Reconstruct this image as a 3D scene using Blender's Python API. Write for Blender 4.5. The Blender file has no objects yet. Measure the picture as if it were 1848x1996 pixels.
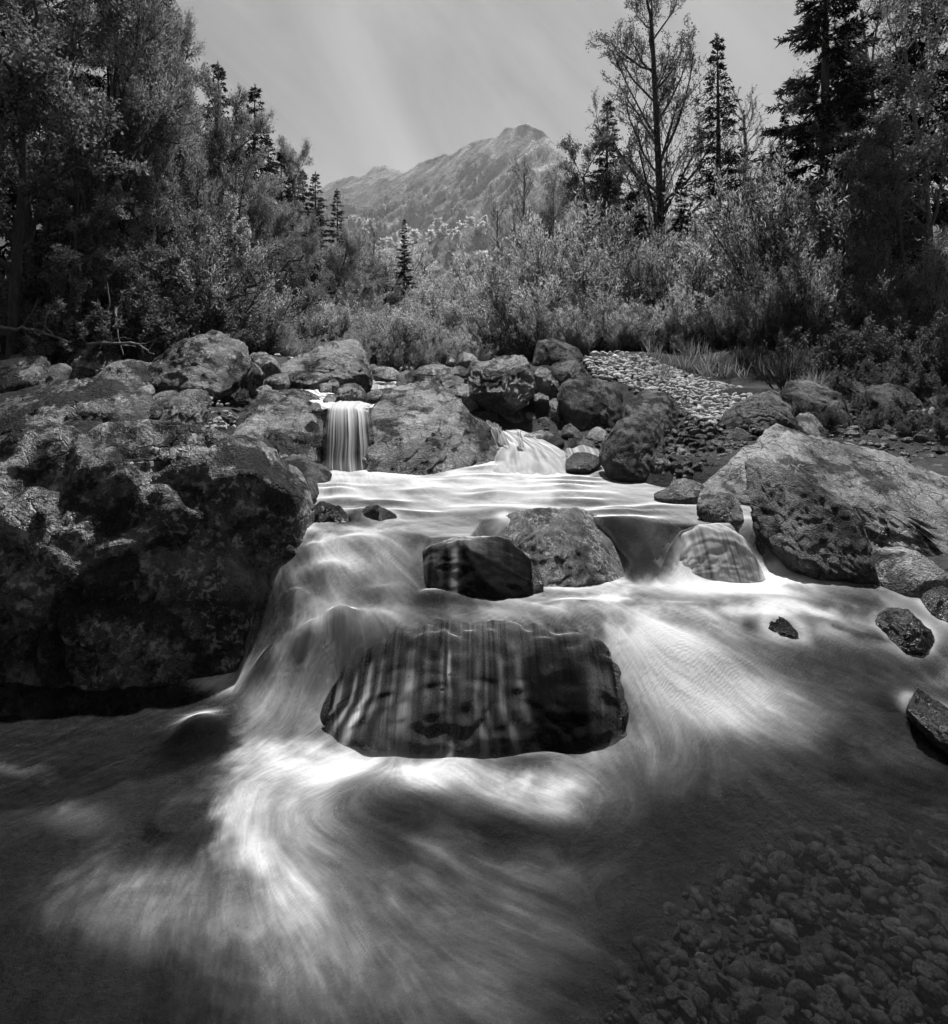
import bpy, bmesh, math, random
import numpy as np
from mathutils import Vector
from mathutils.bvhtree import BVHTree

scene = bpy.context.scene
R = math.radians

# ------------------------------------------------------------------ camera
F, CX, HY, CAMZ = 1200.0, 924.0, 700.0, 2.0      # focal length, centre column, horizon row (in 1848-wide units), eye height
cam = bpy.data.cameras.new('camera')
cam.sensor_fit = 'HORIZONTAL'; cam.sensor_width = 36.0
cam.lens = 36.0 * F / 1848.0
cam.shift_y = -(998.0 - HY) / 1848.0
cam.clip_start = 0.05; cam.clip_end = 9000.0
camo = bpy.data.objects.new('camera', cam)
camo.location = (0, 0, CAMZ); camo.rotation_euler = (R(90), 0, 0)
scene.collection.objects.link(camo); scene.camera = camo

# ------------------------------------------------------------------ sky and sun
SUN_EL, SUN_AZ = 62.0, 12.0          # elevation; azimuth from straight ahead towards the right
world = bpy.data.worlds.new('World'); scene.world = world; world.use_nodes = True
wn, wl = world.node_tree.nodes, world.node_tree.links
wn.clear()
def wnode(t, **k):
    n = wn.new(t)
    for a, b in k.items(): setattr(n, a, b)
    return n
sky = wnode('ShaderNodeTexSky', sky_type='NISHITA', sun_disc=False)
sky.sun_elevation = R(SUN_EL); sky.sun_rotation = R(SUN_AZ); sky.altitude = 900
sky.air_density = 1.0; sky.dust_density = 2.0; sky.ozone_density = 1.0
# black-and-white film behind a red filter: mostly the red channel of the sky
sep = wnode('ShaderNodeSeparateColor'); wl.new(sky.outputs['Color'], sep.inputs[0])
bw0 = wnode('ShaderNodeMath', operation='MULTIPLY'); bw0.inputs[1].default_value = 0.75; wl.new(sep.outputs[0], bw0.inputs[0])
bw = wnode('ShaderNodeMath', operation='MULTIPLY_ADD'); bw.inputs[1].default_value = 0.25; wl.new(sep.outputs[1], bw.inputs[0]); wl.new(bw0.outputs[0], bw.inputs[2])
# thin cirrus: stretched noise on the sky directions
tc = wnode('ShaderNodeTexCoord')
mr_ = wnode('ShaderNodeMapping'); mr_.inputs['Rotation'].default_value = (0, R(-40), 0); wl.new(tc.outputs['Generated'], mr_.inputs['Vector'])
mp = wnode('ShaderNodeMapping'); mp.inputs['Scale'].default_value = (1.0, 1.2, 3.0); mp.inputs['Location'].default_value = (0.3, 0.0, 0.55)
wl.new(mr_.outputs[0], mp.inputs['Vector'])
cn = wnode('ShaderNodeTexNoise'); cn.inputs['Scale'].default_value = 1.1; cn.inputs['Detail'].default_value = 7; cn.inputs['Roughness'].default_value = 0.58; cn.inputs['Distortion'].default_value = 1.3
wl.new(mp.outputs[0], cn.inputs['Vector'])
cr = wnode('ShaderNodeMapRange'); cr.inputs['From Min'].default_value = 0.42; cr.inputs['From Max'].default_value = 0.72
cr.inputs['To Min'].default_value = 0.85; cr.inputs['To Max'].default_value = 1.65
wl.new(cn.outputs['Fac'], cr.inputs['Value'])
mul = wnode('ShaderNodeMath', operation='MULTIPLY')
wl.new(bw.outputs[0], mul.inputs[0]); wl.new(cr.outputs[0], mul.inputs[1])
bg = wnode('ShaderNodeBackground'); bg.inputs['Strength'].default_value = 0.05
wl.new(mul.outputs[0], bg.inputs['Color'])
wo = wnode('ShaderNodeOutputWorld'); wl.new(bg.outputs[0], wo.inputs['Surface'])

sl = bpy.data.lights.new('sun', 'SUN'); sl.energy = 4.6; sl.angle = R(1.2); sl.color = (1.0, 1.0, 1.0)
so = bpy.data.objects.new('sun', sl); scene.collection.objects.link(so)
TOSUN = Vector((math.sin(R(SUN_AZ)) * math.cos(R(SUN_EL)), math.cos(R(SUN_AZ)) * math.cos(R(SUN_EL)), math.sin(R(SUN_EL))))
so.rotation_euler = TOSUN.to_track_quat('Z', 'Y').to_euler(); so.location = (10, 20, 40)

vs = scene.view_settings
vs.view_transform = 'Standard'; vs.look = 'None'; vs.gamma = 1.0; vs.exposure = 0.65; vs.use_curve_mapping = False
scene.cycles.max_bounces = 3; scene.cycles.transparent_max_bounces = 8; scene.cycles.diffuse_bounces = 2; scene.cycles.debug_use_spatial_splits = True; scene.cycles.adaptive_threshold = 0.05; scene.cycles.adaptive_min_samples = 16
scene.cycles.glossy_bounces = 2; scene.cycles.transmission_bounces = 4; scene.cycles.volume_bounces = 0
scene.cycles.caustics_reflective = False; scene.cycles.caustics_refractive = False

# ------------------------------------------------------------------ numpy noise
_rs = np.random.RandomState(7)
_P = np.tile(_rs.permutation(256).astype(np.int32), 2); _V = _rs.rand(256) * 2 - 1
def vnoise(x, y, z):
    xi, yi, zi = np.floor(x).astype(np.int64), np.floor(y).astype(np.int64), np.floor(z).astype(np.int64)
    fx, fy, fz = x - xi, y - yi, z - zi
    u, v, w = [f * f * f * (f * (f * 6 - 15) + 10) for f in (fx, fy, fz)]
    xi &= 255; yi &= 255; zi &= 255
    def h(a, b, c):
        return _V[_P[_P[_P[(xi + a) & 255] + ((yi + b) & 255)] + ((zi + c) & 255)]]
    x00 = h(0,0,0) * (1-u) + h(1,0,0) * u; x10 = h(0,1,0) * (1-u) + h(1,1,0) * u
    x01 = h(0,0,1) * (1-u) + h(1,0,1) * u; x11 = h(0,1,1) * (1-u) + h(1,1,1) * u
    return (x00 * (1-v) + x10 * v) * (1-w) + (x01 * (1-v) + x11 * v) * w
def fbm(p, freq, octv=4, seed=0.0, gain=0.5, ridged=False):
    s = np.zeros(len(p)); a = 1.0; tot = 0.0; f = freq
    for k in range(octv):
        n = vnoise(p[:,0]*f + seed*3.1 + k*17.3, p[:,1]*f + seed*1.7 + k*5.9, p[:,2]*f + seed*2.3 + k*11.1)
        if ridged: n = 1 - 2*np.abs(n)
        s += a * n; tot += a; a *= gain; f *= 2.03
    return s / tot
def P3(x, y, z=None):
    x = np.asarray(x, float).ravel(); y = np.asarray(y, float).ravel()
    return np.stack([x, y, np.zeros_like(x) if z is None else np.asarray(z, float).ravel()], 1)
def sstep(a, b, x):
    t = np.clip((x - a) / (b - a), 0, 1); return t * t * (3 - 2 * t)

# ------------------------------------------------------------------ object helpers
COL = scene.collection
def tag(o, label=None, cat=None, group=None, kind=None):
    if label: o['label'] = label
    if cat: o['category'] = cat
    if group: o['group'] = group
    if kind: o['kind'] = kind
    return o
def mesh_np(name, v, f, mat=None, smooth=True, attrs=None):
    """v (n,3); f (m,k) one face size"""
    v = np.asarray(v, np.float32); f = np.asarray(f, np.int32)
    me = bpy.data.meshes.new(name)
    k = f.shape[1]
    me.vertices.add(len(v)); me.vertices.foreach_set('co', v.ravel())
    me.loops.add(f.size); me.loops.foreach_set('vertex_index', f.ravel())
    me.polygons.add(len(f)); me.polygons.foreach_set('loop_start', np.arange(0, f.size, k, dtype=np.int32))
    me.update(calc_edges=True)
    if smooth: me.polygons.foreach_set('use_smooth', np.ones(len(f), bool))
    for an, av in (attrs or {}).items():
        a = me.attributes.new(an, 'FLOAT', 'POINT'); a.data.foreach_set('value', np.asarray(av, np.float32))
    if mat: me.materials.append(mat)
    return me
def obj(name, me, parent=None, loc=None):
    o = bpy.data.objects.new(name, me); COL.objects.link(o)
    if parent: o.parent = parent
    if loc is not None: o.location = loc
    return o
def empty(name, loc, rz=0.0, sc=1.0):
    o = bpy.data.objects.new(name, None); COL.objects.link(o)
    o.location = loc; o.rotation_euler = (0, 0, rz)
    o.scale = sc if isinstance(sc, tuple) else (sc, sc, sc); o.empty_display_size = 0.2
    return o
def grid_faces(nr, nc):
    i = np.arange(nr * nc).reshape(nr, nc)
    return np.stack([i[:-1,:-1].ravel(), i[:-1,1:].ravel(), i[1:,1:].ravel(), i[1:,:-1].ravel()], 1)

# ------------------------------------------------------------------ materials (all greys: the photograph is black and white)
class NT:
    def __init__(s, name):
        s.m = bpy.data.materials.new(name); s.m.use_nodes = True
        s.t = s.m.node_tree; s.t.nodes.clear()
        s.out = s.t.nodes.new('ShaderNodeOutputMaterial')
    def n(s, t, ins=None, **k):
        nd = s.t.nodes.new(t)
        for a, b in k.items(): setattr(nd, a, b)
        for a, b in (ins or {}).items():
            if isinstance(b, bpy.types.NodeSocket): s.t.links.new(b, nd.inputs[a])
            else: nd.inputs[a].default_value = b
        return nd
    def math(s, op, a, b=None, clamp=False):
        nd = s.t.nodes.new('ShaderNodeMath'); nd.operation = op; nd.use_clamp = clamp
        for i, q in enumerate((a, b)):
            if q is None: continue
            if isinstance(q, bpy.types.NodeSocket): s.t.links.new(q, nd.inputs[i])
            else: nd.inputs[i].default_value = q
        return nd.outputs[0]
    def mr(s, v, a, b, c, d, smooth=False):
        nd = s.n('ShaderNodeMapRange', {'Value': v, 'From Min': a, 'From Max': b, 'To Min': c, 'To Max': d})
        if smooth: nd.interpolation_type = 'SMOOTHSTEP'
        return nd.outputs[0]
    def noise(s, vec, scale, detail=4, rough=0.5, dist=0.0):
        return s.n('ShaderNodeTexNoise', {'Vector': vec, 'Scale': scale, 'Detail': detail, 'Roughness': rough, 'Distortion': dist}).outputs['Fac']
    def mix(s, fac, a, b):
        nd = s.t.nodes.new('ShaderNodeMix'); nd.data_type = 'FLOAT'
        for i, q in ((0, fac), (2, a), (3, b)):
            if isinstance(q, bpy.types.NodeSocket): s.t.links.new(q, nd.inputs[i])
            else: nd.inputs[i].default_value = q
        return nd.outputs[0]
    def done(s, sh, vol=False):
        s.t.links.new(sh, s.out.inputs['Volume' if vol else 'Surface']); return s.m

def rock_mat(name, base, contrast=0.5, lichen=0.3, moss=0.3, rough=0.75, scale=1.0, bump=0.7, crack=0.5, spec=0.3, moss_v=0.03, strata=None, lv=None):
    m = NT(name)
    co = m.n('ShaderNodeTexCoord').outputs['Object']
    rnd = m.n('ShaderNodeObjectInfo').outputs['Random']
    off = m.math('MULTIPLY', rnd, 43.0)
    vec = m.n('ShaderNodeVectorMath', {0: co, 1: m.n('ShaderNodeCombineXYZ', {'X': off, 'Y': off, 'Z': off}).outputs[0]}, operation='ADD').outputs[0]
    big = m.noise(vec, 1.6 * scale, 4, 0.62, 0.3)
    mid = m.noise(vec, 8 * scale, 5, 0.72, 0.5)
    fine = m.noise(vec, 60 * scale, 3, 0.7)
    v = m.math('MULTIPLY', m.mr(big, 0.3, 0.7, base * (1 - contrast), base * (1 + contrast)), m.mr(mid, 0.32, 0.68, 1 - contrast * 0.75, 1 + contrast * 0.7))
    v = m.math('MULTIPLY', v, m.mr(fine, 0.35, 0.65, 0.6, 1.4))
    v = m.math('MULTIPLY', v, m.mr(rnd, 0, 1, 0.82, 1.18))
    # pale lichen blotches, crisp edged
    dv = m.n('ShaderNodeVectorMath', {0: vec, 1: m.n('ShaderNodeVectorMath', {0: m.n('ShaderNodeTexNoise', {'Vector': vec, 'Scale': 22 * scale, 'Detail': 2}).outputs['Color'], 1: (0.05, 0.05, 0.05)}, operation='MULTIPLY').outputs[0]}, operation='ADD').outputs[0]
    l1 = m.mr(m.noise(dv, 19 * scale, 4, 0.66), 0.60 - 0.1 * lichen, 0.66 - 0.1 * lichen, 0, 1)
    l1 = m.math('MULTIPLY', l1, m.mr(m.noise(vec, 2.4 * scale, 2), 0.40, 0.54, 0, 1))
    l1 = m.math('MULTIPLY', l1, min(1.0, lichen * 1.6))
    v = m.mix(l1, v, lv or min(0.62, base * 2.2 + 0.05))
    # moss and algae, mostly on the upper side
    nz = m.n('ShaderNodeSeparateXYZ', {0: m.n('ShaderNodeNewGeometry').outputs['Normal']}).outputs['Z']
    mo = m.math('ADD', m.noise(dv, 2.0 * scale, 6, 0.72), m.math('MULTIPLY', nz, 0.05))
    mo = m.mr(mo, 0.64 - 0.2 * moss, 0.70 - 0.2 * moss, 0, 1)
    v = m.mix(m.math('MULTIPLY', mo, min(1, 0.55 + moss * 0.5)), v, m.math('MULTIPLY', m.mr(fine, 0.3, 0.7, 0.5, 1.6), moss_v))
    # joints
    ve = m.n('ShaderNodeTexVoronoi', {'Vector': dv, 'Scale': 4.5 * scale}, feature='DISTANCE_TO_EDGE').outputs['Distance']
    ck = m.mr(ve, 0.0, 0.045, 1, 0)
    ck = m.math('MULTIPLY', ck, m.math('MULTIPLY', m.mr(m.noise(vec, 3.1 * scale, 2), 0.45, 0.6, 0, 1), crack))
    v = m.mix(ck, v, base * 0.15)
    h = m.math('ADD', m.math('MULTIPLY', mid, 0.9), m.math('MULTIPLY', fine, 0.5))
    h = m.math('SUBTRACT', h, m.math('MULTIPLY', ck, 0.6)); h = m.math('ADD', h, m.math('MULTIPLY', l1, 0.05))
    if strata:
        wv = m.n('ShaderNodeTexNoise', {'Vector': m.n('ShaderNodeMapping', {'Vector': dv, 'Rotation': strata, 'Scale': (2.2, 2.2, 13.0)}).outputs[0], 'Scale': 1.6 * scale, 'Detail': 4, 'Roughness': 0.65}).outputs['Fac']
        h = m.math('ADD', h, m.math('MULTIPLY', wv, 0.6))
        v = m.math('MULTIPLY', v, m.mr(wv, 0.35, 0.65, 0.75, 1.2))
    bp = m.n('ShaderNodeBump', {'Height': h, 'Strength': bump, 'Distance': 0.06 / scale}).outputs[0]
    p = m.n('ShaderNodeBsdfPrincipled', {'Base Color': v, 'Roughness': m.mr(fine, 0.3, 0.7, rough - 0.12, rough + 0.12), 'Specular IOR Level': m.math('MULTIPLY', m.mr(mo, 0, 1, spec, spec * 0.08), m.mr(big, 0.4, 0.62, 0.25, 1.0)), 'Normal': bp})
    return m.done(p.outputs[0])
M = {}
M['lichen'] = rock_mat('lichen_rock', 0.10, 0.8, 0.75, 0.75, 0.42, 1.0, 1.0, 0.5, 0.9, lv=0.36)
M['grey'] = rock_mat('grey_rock', 0.13, 0.75, 0.5, 0.55, 0.42, 1.2, 1.0, 0.8, 0.9, lv=0.36)
M['strata'] = rock_mat('bedded_rock', 0.18, 0.75, 0.5, 0.5, 0.40, 1.0, 1.0, 0.5, 0.9, lv=0.42, strata=(0.2, 0.75, 0.3))
M['pale'] = rock_mat('pale_rock', 0.20, 0.65, 0.45, 0.42, 0.42, 1.5, 1.0, 1.0, 0.8, lv=0.5)
M['dark'] = rock_mat('mossy_dark_rock', 0.11, 0.65, 0.25, 0.5, 0.7, 1.2, 1.0, 0.5, 0.3)
M['wet'] = rock_mat('wet_rock', 0.035, 0.7, 0.05, 0.3, 0.28, 1.6, 0.9, 0.6, 0.6, moss_v=0.015)
M['spotted'] = rock_mat('spotted_rock', 0.085, 0.6, 0.85, 0.3, 0.5, 2.2, 0.8, 0.3, 0.5, lv=0.36)
M['stone'] = rock_mat('gravel_stone', 0.46, 0.35, 0.15, 0.12, 0.7, 3.0, 0.6, 0.3, 0.35)
M['pebble'] = rock_mat('bed_pebble', 0.065, 0.9, 0.1, 0.15, 0.6, 4.0, 0.4, 0.1, 0.3)
# ------------------------------------------------------------------ terrain and water levels
GP = np.array([
 (-3.5,1.2,-.3),(-2.5,1.5,-.42),(-1,1.5,-.42),(0,1.5,-.34),(1,1.5,-.2),(2,1.5,-.17),(3.5,1.5,.1),(-2.5,2.5,-.4),(-1,2.5,-.42),(0,2.5,-.4),(1,2.5,-.25),(2.2,2.5,-.2),(3.6,2.6,.2),
 (0,3.4,-.05),(-1,3.5,-.3),(-1.3,3.3,-.35),(-2.4,3.3,-.35),(1.5,3.5,.02),(2.6,3.6,.0),(3.8,3.4,.3),(0,4.1,.1),(-1,4.2,.2),(1,4.2,.15),(2.2,4.1,.2),(3.3,4.1,.3),(0,5,.42),(-1,5,.42),(1,5,.45),(2.3,5,.35),(3.5,5,.4),(5,5,.9),
 (0,6,.5),(-1.5,6,.5),(1.2,6,.5),(2.1,6.3,.95),(3.2,6.5,1.1),(-2.7,6,.75),(-2.2,5,.4),(-2.4,4,-.25),(-3.5,4,-.1),(-4,6,.95),(0,7.1,.55),(-1.6,6.9,.55),(1.2,7.1,.65),(-2.8,7.2,1.05),(-1.5,7.9,1.3),(-.3,8.2,1.15),(1,8.4,.9),
 (2,8.6,1.0),(3.5,8.4,1.15),(5,7.6,1.15),(6.8,8,1.35),(-4,8,1.4),(-6,8,1.5),(-8,9,2.1),(-1.6,10,1.42),(-1.2,12,1.5),(0,10,1.4),(1.5,10,1.45),(3.2,10.6,1.62),(4.7,10,1.5),(6,10,1.6),(2.7,14,2.0),(3.6,14,2.15),(6,13,2.2),
 (9,12,2.4),(0.5,14,1.8),(-2,14,1.68),(-5,13,2.05),(-9,12,2.45),(-5,10,1.95),(0,20,2.0),(-8,20,2.5),(8,20,2.4),(-15,20,3.2),(15,20,3.0),(-15,10,3.2),(14,10,2.8),(0,30,2.4),(-12,30,3.0),(12,30,3.0),
 (-6,3,1.0),(6,3,1.2),(-8,5,1.8),(9,6,1.5),(-5,0,.6),(5,0,.8),(0,-2,-.2),(-9,0,2),(9,0,2),(-12,5,2.6),(13,5,2.8)], float)
def ground(X, Y):
    X = np.asarray(X, float); Y = np.asarray(Y, float); sh = np.broadcast(X, Y).shape
    x = np.broadcast_to(X, sh).ravel(); y = np.broadcast_to(Y, sh).ravel()
    out = np.empty(len(x))
    for a in range(0, len(x), 20000):
        dx = x[a:a+20000,None] - GP[:,0]; dy = y[a:a+20000,None] - GP[:,1]
        w = 1.0 / (dx*dx + dy*dy + 0.05) ** 1.9
        out[a:a+20000] = (w * GP[:,2]).sum(1) / w.sum(1)
    far = 2.4 + (y - 30) * 0.112 + np.clip(-x - 10, 0, 400) * 0.22 + np.clip(x - 14, 0, 400) * 0.16
    far = np.where(y < 30, 2.4 + np.clip(-x - 10, 0, 400) * 0.22 + np.clip(x - 14, 0, 400) * 0.16, far)
    t = np.maximum(sstep(24, 40, y), np.maximum(sstep(11, 20, np.abs(x)), sstep(2, 8, -y)))
    out = out * (1 - t) + far * t
    return out.reshape(sh)
# steps of the stream: lower step A, upper step B
_xA = [-3, -1.7, -1.42, -1.12, -0.98, -0.78, 0.66, 0.98, 1.3, 2.2, 3.2]
_a0 = [4.6, 4.5, 3.6, 3.40, 3.28, 3.42, 3.42, 3.05, 2.95, 2.8, 2.8]
_a1 = [5.0, 4.9, 4.3, 3.98, 3.92, 3.78, 3.80, 3.95, 4.05, 4.2, 4.3]
_xB = [-3, -1.0, -0.42, -0.3, -0.02, 0.06, 1.05, 1.12, 1.9, 2.0, 3.2]
_b0 = [3.9, 3.85, 3.88, 4.05, 4.1, 4.45, 4.50, 4.22, 4.28, 4.4, 4.4]
_b1 = [4.5, 4.5, 4.45, 4.3, 4.35, 4.72, 4.80, 4.75, 4.62, 4.8, 4.8]
def smooth01(t):
    t = np.clip(t, 0, 1); return t * t * (3 - 2 * t)
BUMPS = []      # (X, Y, rx, ry, dz)
def water(X, Y):
    X = np.asarray(X, float); Y = np.asarray(Y, float)
    z = 0.45 * smooth01((Y - np.interp(X, _xA, _a0)) / (np.interp(X, _xA, _a1) - np.interp(X, _xA, _a0)))
    z = z + 0.30 * smooth01((Y - np.interp(X, _xB, _b0)) / (np.interp(X, _xB, _b1) - np.interp(X, _xB, _b0)))
    z = z + 0.02 * np.clip(Y - 4.6, 0, 3)
    for (bx, by, rx, ry, dz) in BUMPS:
        z = z + dz * np.exp(-((X - bx) / rx) ** 2 - ((Y - by) / ry) ** 2)
    return z
def hit(px, py, fn=None, lo=1.0, hi=60.0):
    """distance at which the sight line through (px, py) meets the ground or the water"""
    d = np.geomspace(lo, hi, 1300)
    z = CAMZ - (py - HY) * d / F; x = (px - CX) * d / F
    s = np.where(d < 7.35, np.maximum(ground(x, d), water(x, d)), ground(x, d)) if fn is None else fn(x, d)
    k = np.argmax(z <= s)
    return float(d[k]) if z[k] <= s[k] else hi
def onto(px, py, fn=None):
    d = hit(px, py, fn); return ((px - CX) * d / F, d, CAMZ - (py - HY) * d / F)
for (px, py, wx, wy, dz) in [(625, 1005, .22, .12, .07), (715, 1008, .18, .12, .07), (385, 1430, .14, .16, .09), (860, 1170, .30, .14, .06), (1530, 1215, .16, .14, .04),
                             (520, 1320, .16, .2, .10), (1060, 1500, .2, .12, .05), (890, 1510, .14, .1, .04), (1260, 1290, .3, .2, .05), (1680, 1400, .35, .2, .06), (480, 1560, .22, .25, .05), (980, 1000, .3, .15, .04),
                             (560, 1180, .12, .07, .06), (640, 1120, .13, .07, .06), (600, 1245, .10, .06, .07), (690, 1065, .16, .07, .05), (515, 1295, .10, .07, .06), (740, 1160, .15, .07, .05), (660, 1205, .10, .06, .06), (610, 1080, .1, .06, .05),
                             (1340, 1190, .2, .07, .03), (1480, 1170, .25, .08, .03), (1620, 1260, .25, .1, .03), (1400, 1290, .22, .1, .035), (1120, 1180, .2, .08, .03)]:
    X, Y, _ = onto(px, py); BUMPS.append((X, Y, wx, wy, dz))

_rb = random.Random(8)
for _ in range(46):
    BUMPS.append((_rb.uniform(-2.0, 1.6), _rb.uniform(4.7, 7.0), _rb.uniform(.12, .32), _rb.uniform(.05, .10), _rb.uniform(.012, .032)))
def graded(lo, hi, d0, d1, far, ratio=1.12):
    a = list(np.arange(lo, hi + 1e-6, d0)); s = d0
    while a[-1] < far[1]: s *= ratio; a.append(a[-1] + s)
    s = d0
    while a[0] > far[0]: s *= ratio; a.insert(0, a[0] - s)
    return np.array(a)
gx = graded(-7, 7, 0.07, 0, (-3500, 3500)); gy = graded(0.8, 15, 0.07, 0, (-300, 5200))
GX, GY = np.meshgrid(gx, gy)
GZ = ground(GX, GY)
p = P3(GX, GY)
near = np.exp(-np.abs(GX.ravel()) / 60) * np.exp(-np.clip(GY.ravel(), 0, 900) / 120)
GZr = GZ.ravel() + near * (0.10 * fbm(p, 0.5, 3, 3) + 0.05 * fbm(p, 2.3, 3, 4)) + (1 - near) * 6.0 * fbm(p, 0.012, 4, 5) * sstep(60, 200, np.hypot(GX.ravel(), GY.ravel()))
m = NT('soil_and_gravel')
co = m.n('ShaderNodeTexCoord').outputs['Object']
n1 = m.noise(co, 0.9, 6, 0.6); n2 = m.noise(co, 14, 6, 0.7)
v = m.math('MULTIPLY', m.mr(n1, 0.35, 0.65, 0.02, 0.065), m.mr(n2, 0.3, 0.7, 0.5, 1.5))
hh = m.math('ADD', n2, m.noise(co, 40, 3, 0.7))
M['soil'] = m.done(m.n('ShaderNodeBsdfPrincipled', {'Base Color': v, 'Roughness': 0.9, 'Specular IOR Level': 0.2, 'Normal': m.n('ShaderNodeBump', {'Height': hh, 'Strength': 0.8, 'Distance': 0.05}).outputs[0]}).outputs[0])
tag(obj('ground', mesh_np('ground', np.stack([GX.ravel(), GY.ravel(), GZr], 1), grid_faces(len(gy), len(gx)), M['soil'])), kind='structure')

# ------------------------------------------------------------------ the stream, with foam carried along the current
def water_mat(name, sheet=False):
    m = NT(name)
    fo = m.n('ShaderNodeAttribute', attribute_name='foam').outputs['Fac']
    st = m.n('ShaderNodeAttribute', attribute_name='streak').outputs['Fac']
    bp = m.n('ShaderNodeBump', {'Height': st, 'Strength': 0.12 if not sheet else 0.3, 'Distance': 0.02}).outputs[0]
    tr = m.n('ShaderNodeBsdfTransparent', {'Color': (.45, .45, .45, 1)}).outputs[0]
    gl = m.n('ShaderNodeBsdfGlossy', {'Color': (1, 1, 1, 1), 'Roughness': 0.6, 'Normal': bp}).outputs[0]
    fr = m.n('ShaderNodeFresnel', {'IOR': 1.33}).outputs[0]
    fr = m.math('MULTIPLY', m.math('MULTIPLY', fr, fr), 1.5 if sheet else 2.0, True)
    wa = m.n('ShaderNodeMixShader', {0: fr, 1: tr, 2: gl}).outputs[0]
    df = m.n('ShaderNodeBsdfDiffuse', {'Color': (.86, .86, .86, 1), 'Normal': bp}).outputs[0]
    tl = m.n('ShaderNodeBsdfTranslucent', {'Color': (.8, .8, .8, 1), 'Normal': bp}).outputs[0]
    fm = m.n('ShaderNodeMixShader', {0: 0.25 if not sheet else 0.4, 1: df, 2: tl}).outputs[0]
    return m.done(m.n('ShaderNodeMixShader', {0: fo, 1: wa, 2: fm}).outputs[0])
M['water'] = water_mat('stream_water'); M['sheet'] = water_mat('falling_water', True)

NR, NC = 640, 670
Yr = 1.0 / np.linspace(1 / 1.5, 1 / 7.42, NR)
U = np.linspace(-1, 1, NC)
WXg = U[None,:] * (0.80 * Yr + 0.60)[:,None]; WYg = np.repeat(Yr[:,None], NC, 1)
wz0 = water(WXg, WYg)
def project(X, Y, Z): return CX + F * X / Y, HY - F * (Z - CAMZ) / Y
PX, PY = project(WXg, WYg, wz0)
ARROWS = [  # where on the stream (photo units) and which way it runs
 (680,925,.2,1),(900,930,.9,.35),(560,960,.1,1),(1080,890,-.8,.5),(800,975,.9,.5),(1000,965,1,.12),(1200,970,1,.15),(1150,1010,1,.3),(640,1060,.6,.7),(700,1110,.9,.6),(620,1120,.5,1),
 (780,1140,.8,.6),(840,1200,.9,.3),(570,1200,-.2,1),(600,1300,-.5,1),(500,1330,-.7,.9),(560,1390,-.5,1),(1270,1070,.25,1),(1400,1080,.3,1),(1340,1000,.8,.4),(1150,1170,1,.2),(1300,1190,1,.3),
 (1500,1180,1,.3),(1700,1210,1,.45),(1810,1270,.9,.7),(1230,1260,.7,.8),(1330,1320,1,.6),(1480,1390,1,.55),(1640,1400,1,.6),(1800,1450,1,.6),(1240,1420,.4,1),(1330,1480,-.5,.4),(700,1500,-1,.15),
 (620,1470,-.8,.4),(900,1510,.5,.5),(1080,1520,1,.35),(520,1490,-.8,.6),(450,1540,-.4,1),(460,1640,.0,1),(500,1740,.25,1),(640,1660,1,.45),(780,1590,1,.4),(620,1800,.5,1),(800,1800,.8,.8),(1000,1700,1,.25),(1200,1620,-1,.5),
 (330,1650,-.7,.8),(260,1780,-.5,1),(400,1880,-.1,1),(700,1950,.4,1),(150,1600,-1,.4),(100,1850,-.4,1),(1000,1900,.8,.6),(1400,1650,.9,.4),(1600,1800,.8,.6),(300,1480,-1,.4),(100,1450,-1,.3)]
av = []
for (px, py, dx, dy) in ARROWS:
    a = np.array(onto(px, py)); b = np.array(onto(px + dx * 12, py + dy * 12))
    t = (b - a)[:2]; av.append((a[0], a[1], *(t / (np.linalg.norm(t) + 1e-9))))
av = np.array(av)
fx = np.zeros_like(WXg); fy = np.zeros_like(WXg); sw = np.zeros_like(WXg)
wob = 0.08 * fbm(P3(WXg, WYg), 2.2, 2, 9).reshape(WXg.shape)
for (ax, ay, tx, ty) in av:
    s = 0.055 * ay + 0.03
    r2 = ((WXg + wob - ax) ** 2 + ((WYg + wob - ay) * 0.9) ** 2) / (s * s)
    w = 1 / (1 + r2) ** 2
    fx += w * tx; fy += w * ty; sw += w
fx /= sw; fy /= sw
# eddies: a curl noise disturbs the current a little
e = 0.02
def pot(x, y): return fbm(P3(x, y), 3.0, 2, 21).reshape(x.shape)
fx += 0.05 * (pot(WXg, WYg + e) - pot(WXg, WYg - e)) / (2 * e) * 0.6; fy -= 0.05 * (pot(WXg + e, WYg) - pot(WXg - e, WYg)) / (2 * e) * 0.6
# world current -> grid index current
hw = (0.80 * Yr + 0.60)[:,None]
dY = np.gradient(Yr)[:,None]
jr = fy / dY
jc = (fx - U[None,:] * 0.80 * fy) / (hw * (2.0 / (NC - 1)))
nl = np.hypot(jr, jc) + 1e-9; jr /= nl; jc /= nl
rs = np.random.RandomState(3)
def lic(noise, steps, ln=1.0):
    acc = noise.copy(); cnt = 1
    for sgn in (1, -1):
        r = np.repeat(np.arange(NR, dtype=float)[:,None], NC, 1); c = np.repeat(np.arange(NC, dtype=float)[None,:], NR, 0)
        for k in range(steps):
            ri = np.clip(np.rint(r), 0, NR-1).astype(np.int32); ci = np.clip(np.rint(c), 0, NC-1).astype(np.int32)
            r = r + sgn * ln * jr[ri, ci]; c = c + sgn * ln * jc[ri, ci]
            ri = np.clip(np.rint(r), 0, NR-1).astype(np.int32); ci = np.clip(np.rint(c), 0, NC-1).astype(np.int32)
            acc += noise[ri, ci]; cnt += 1
    return acc / cnt
def norm(a): return (a - a.mean()) / (a.std() + 1e-9)
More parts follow.
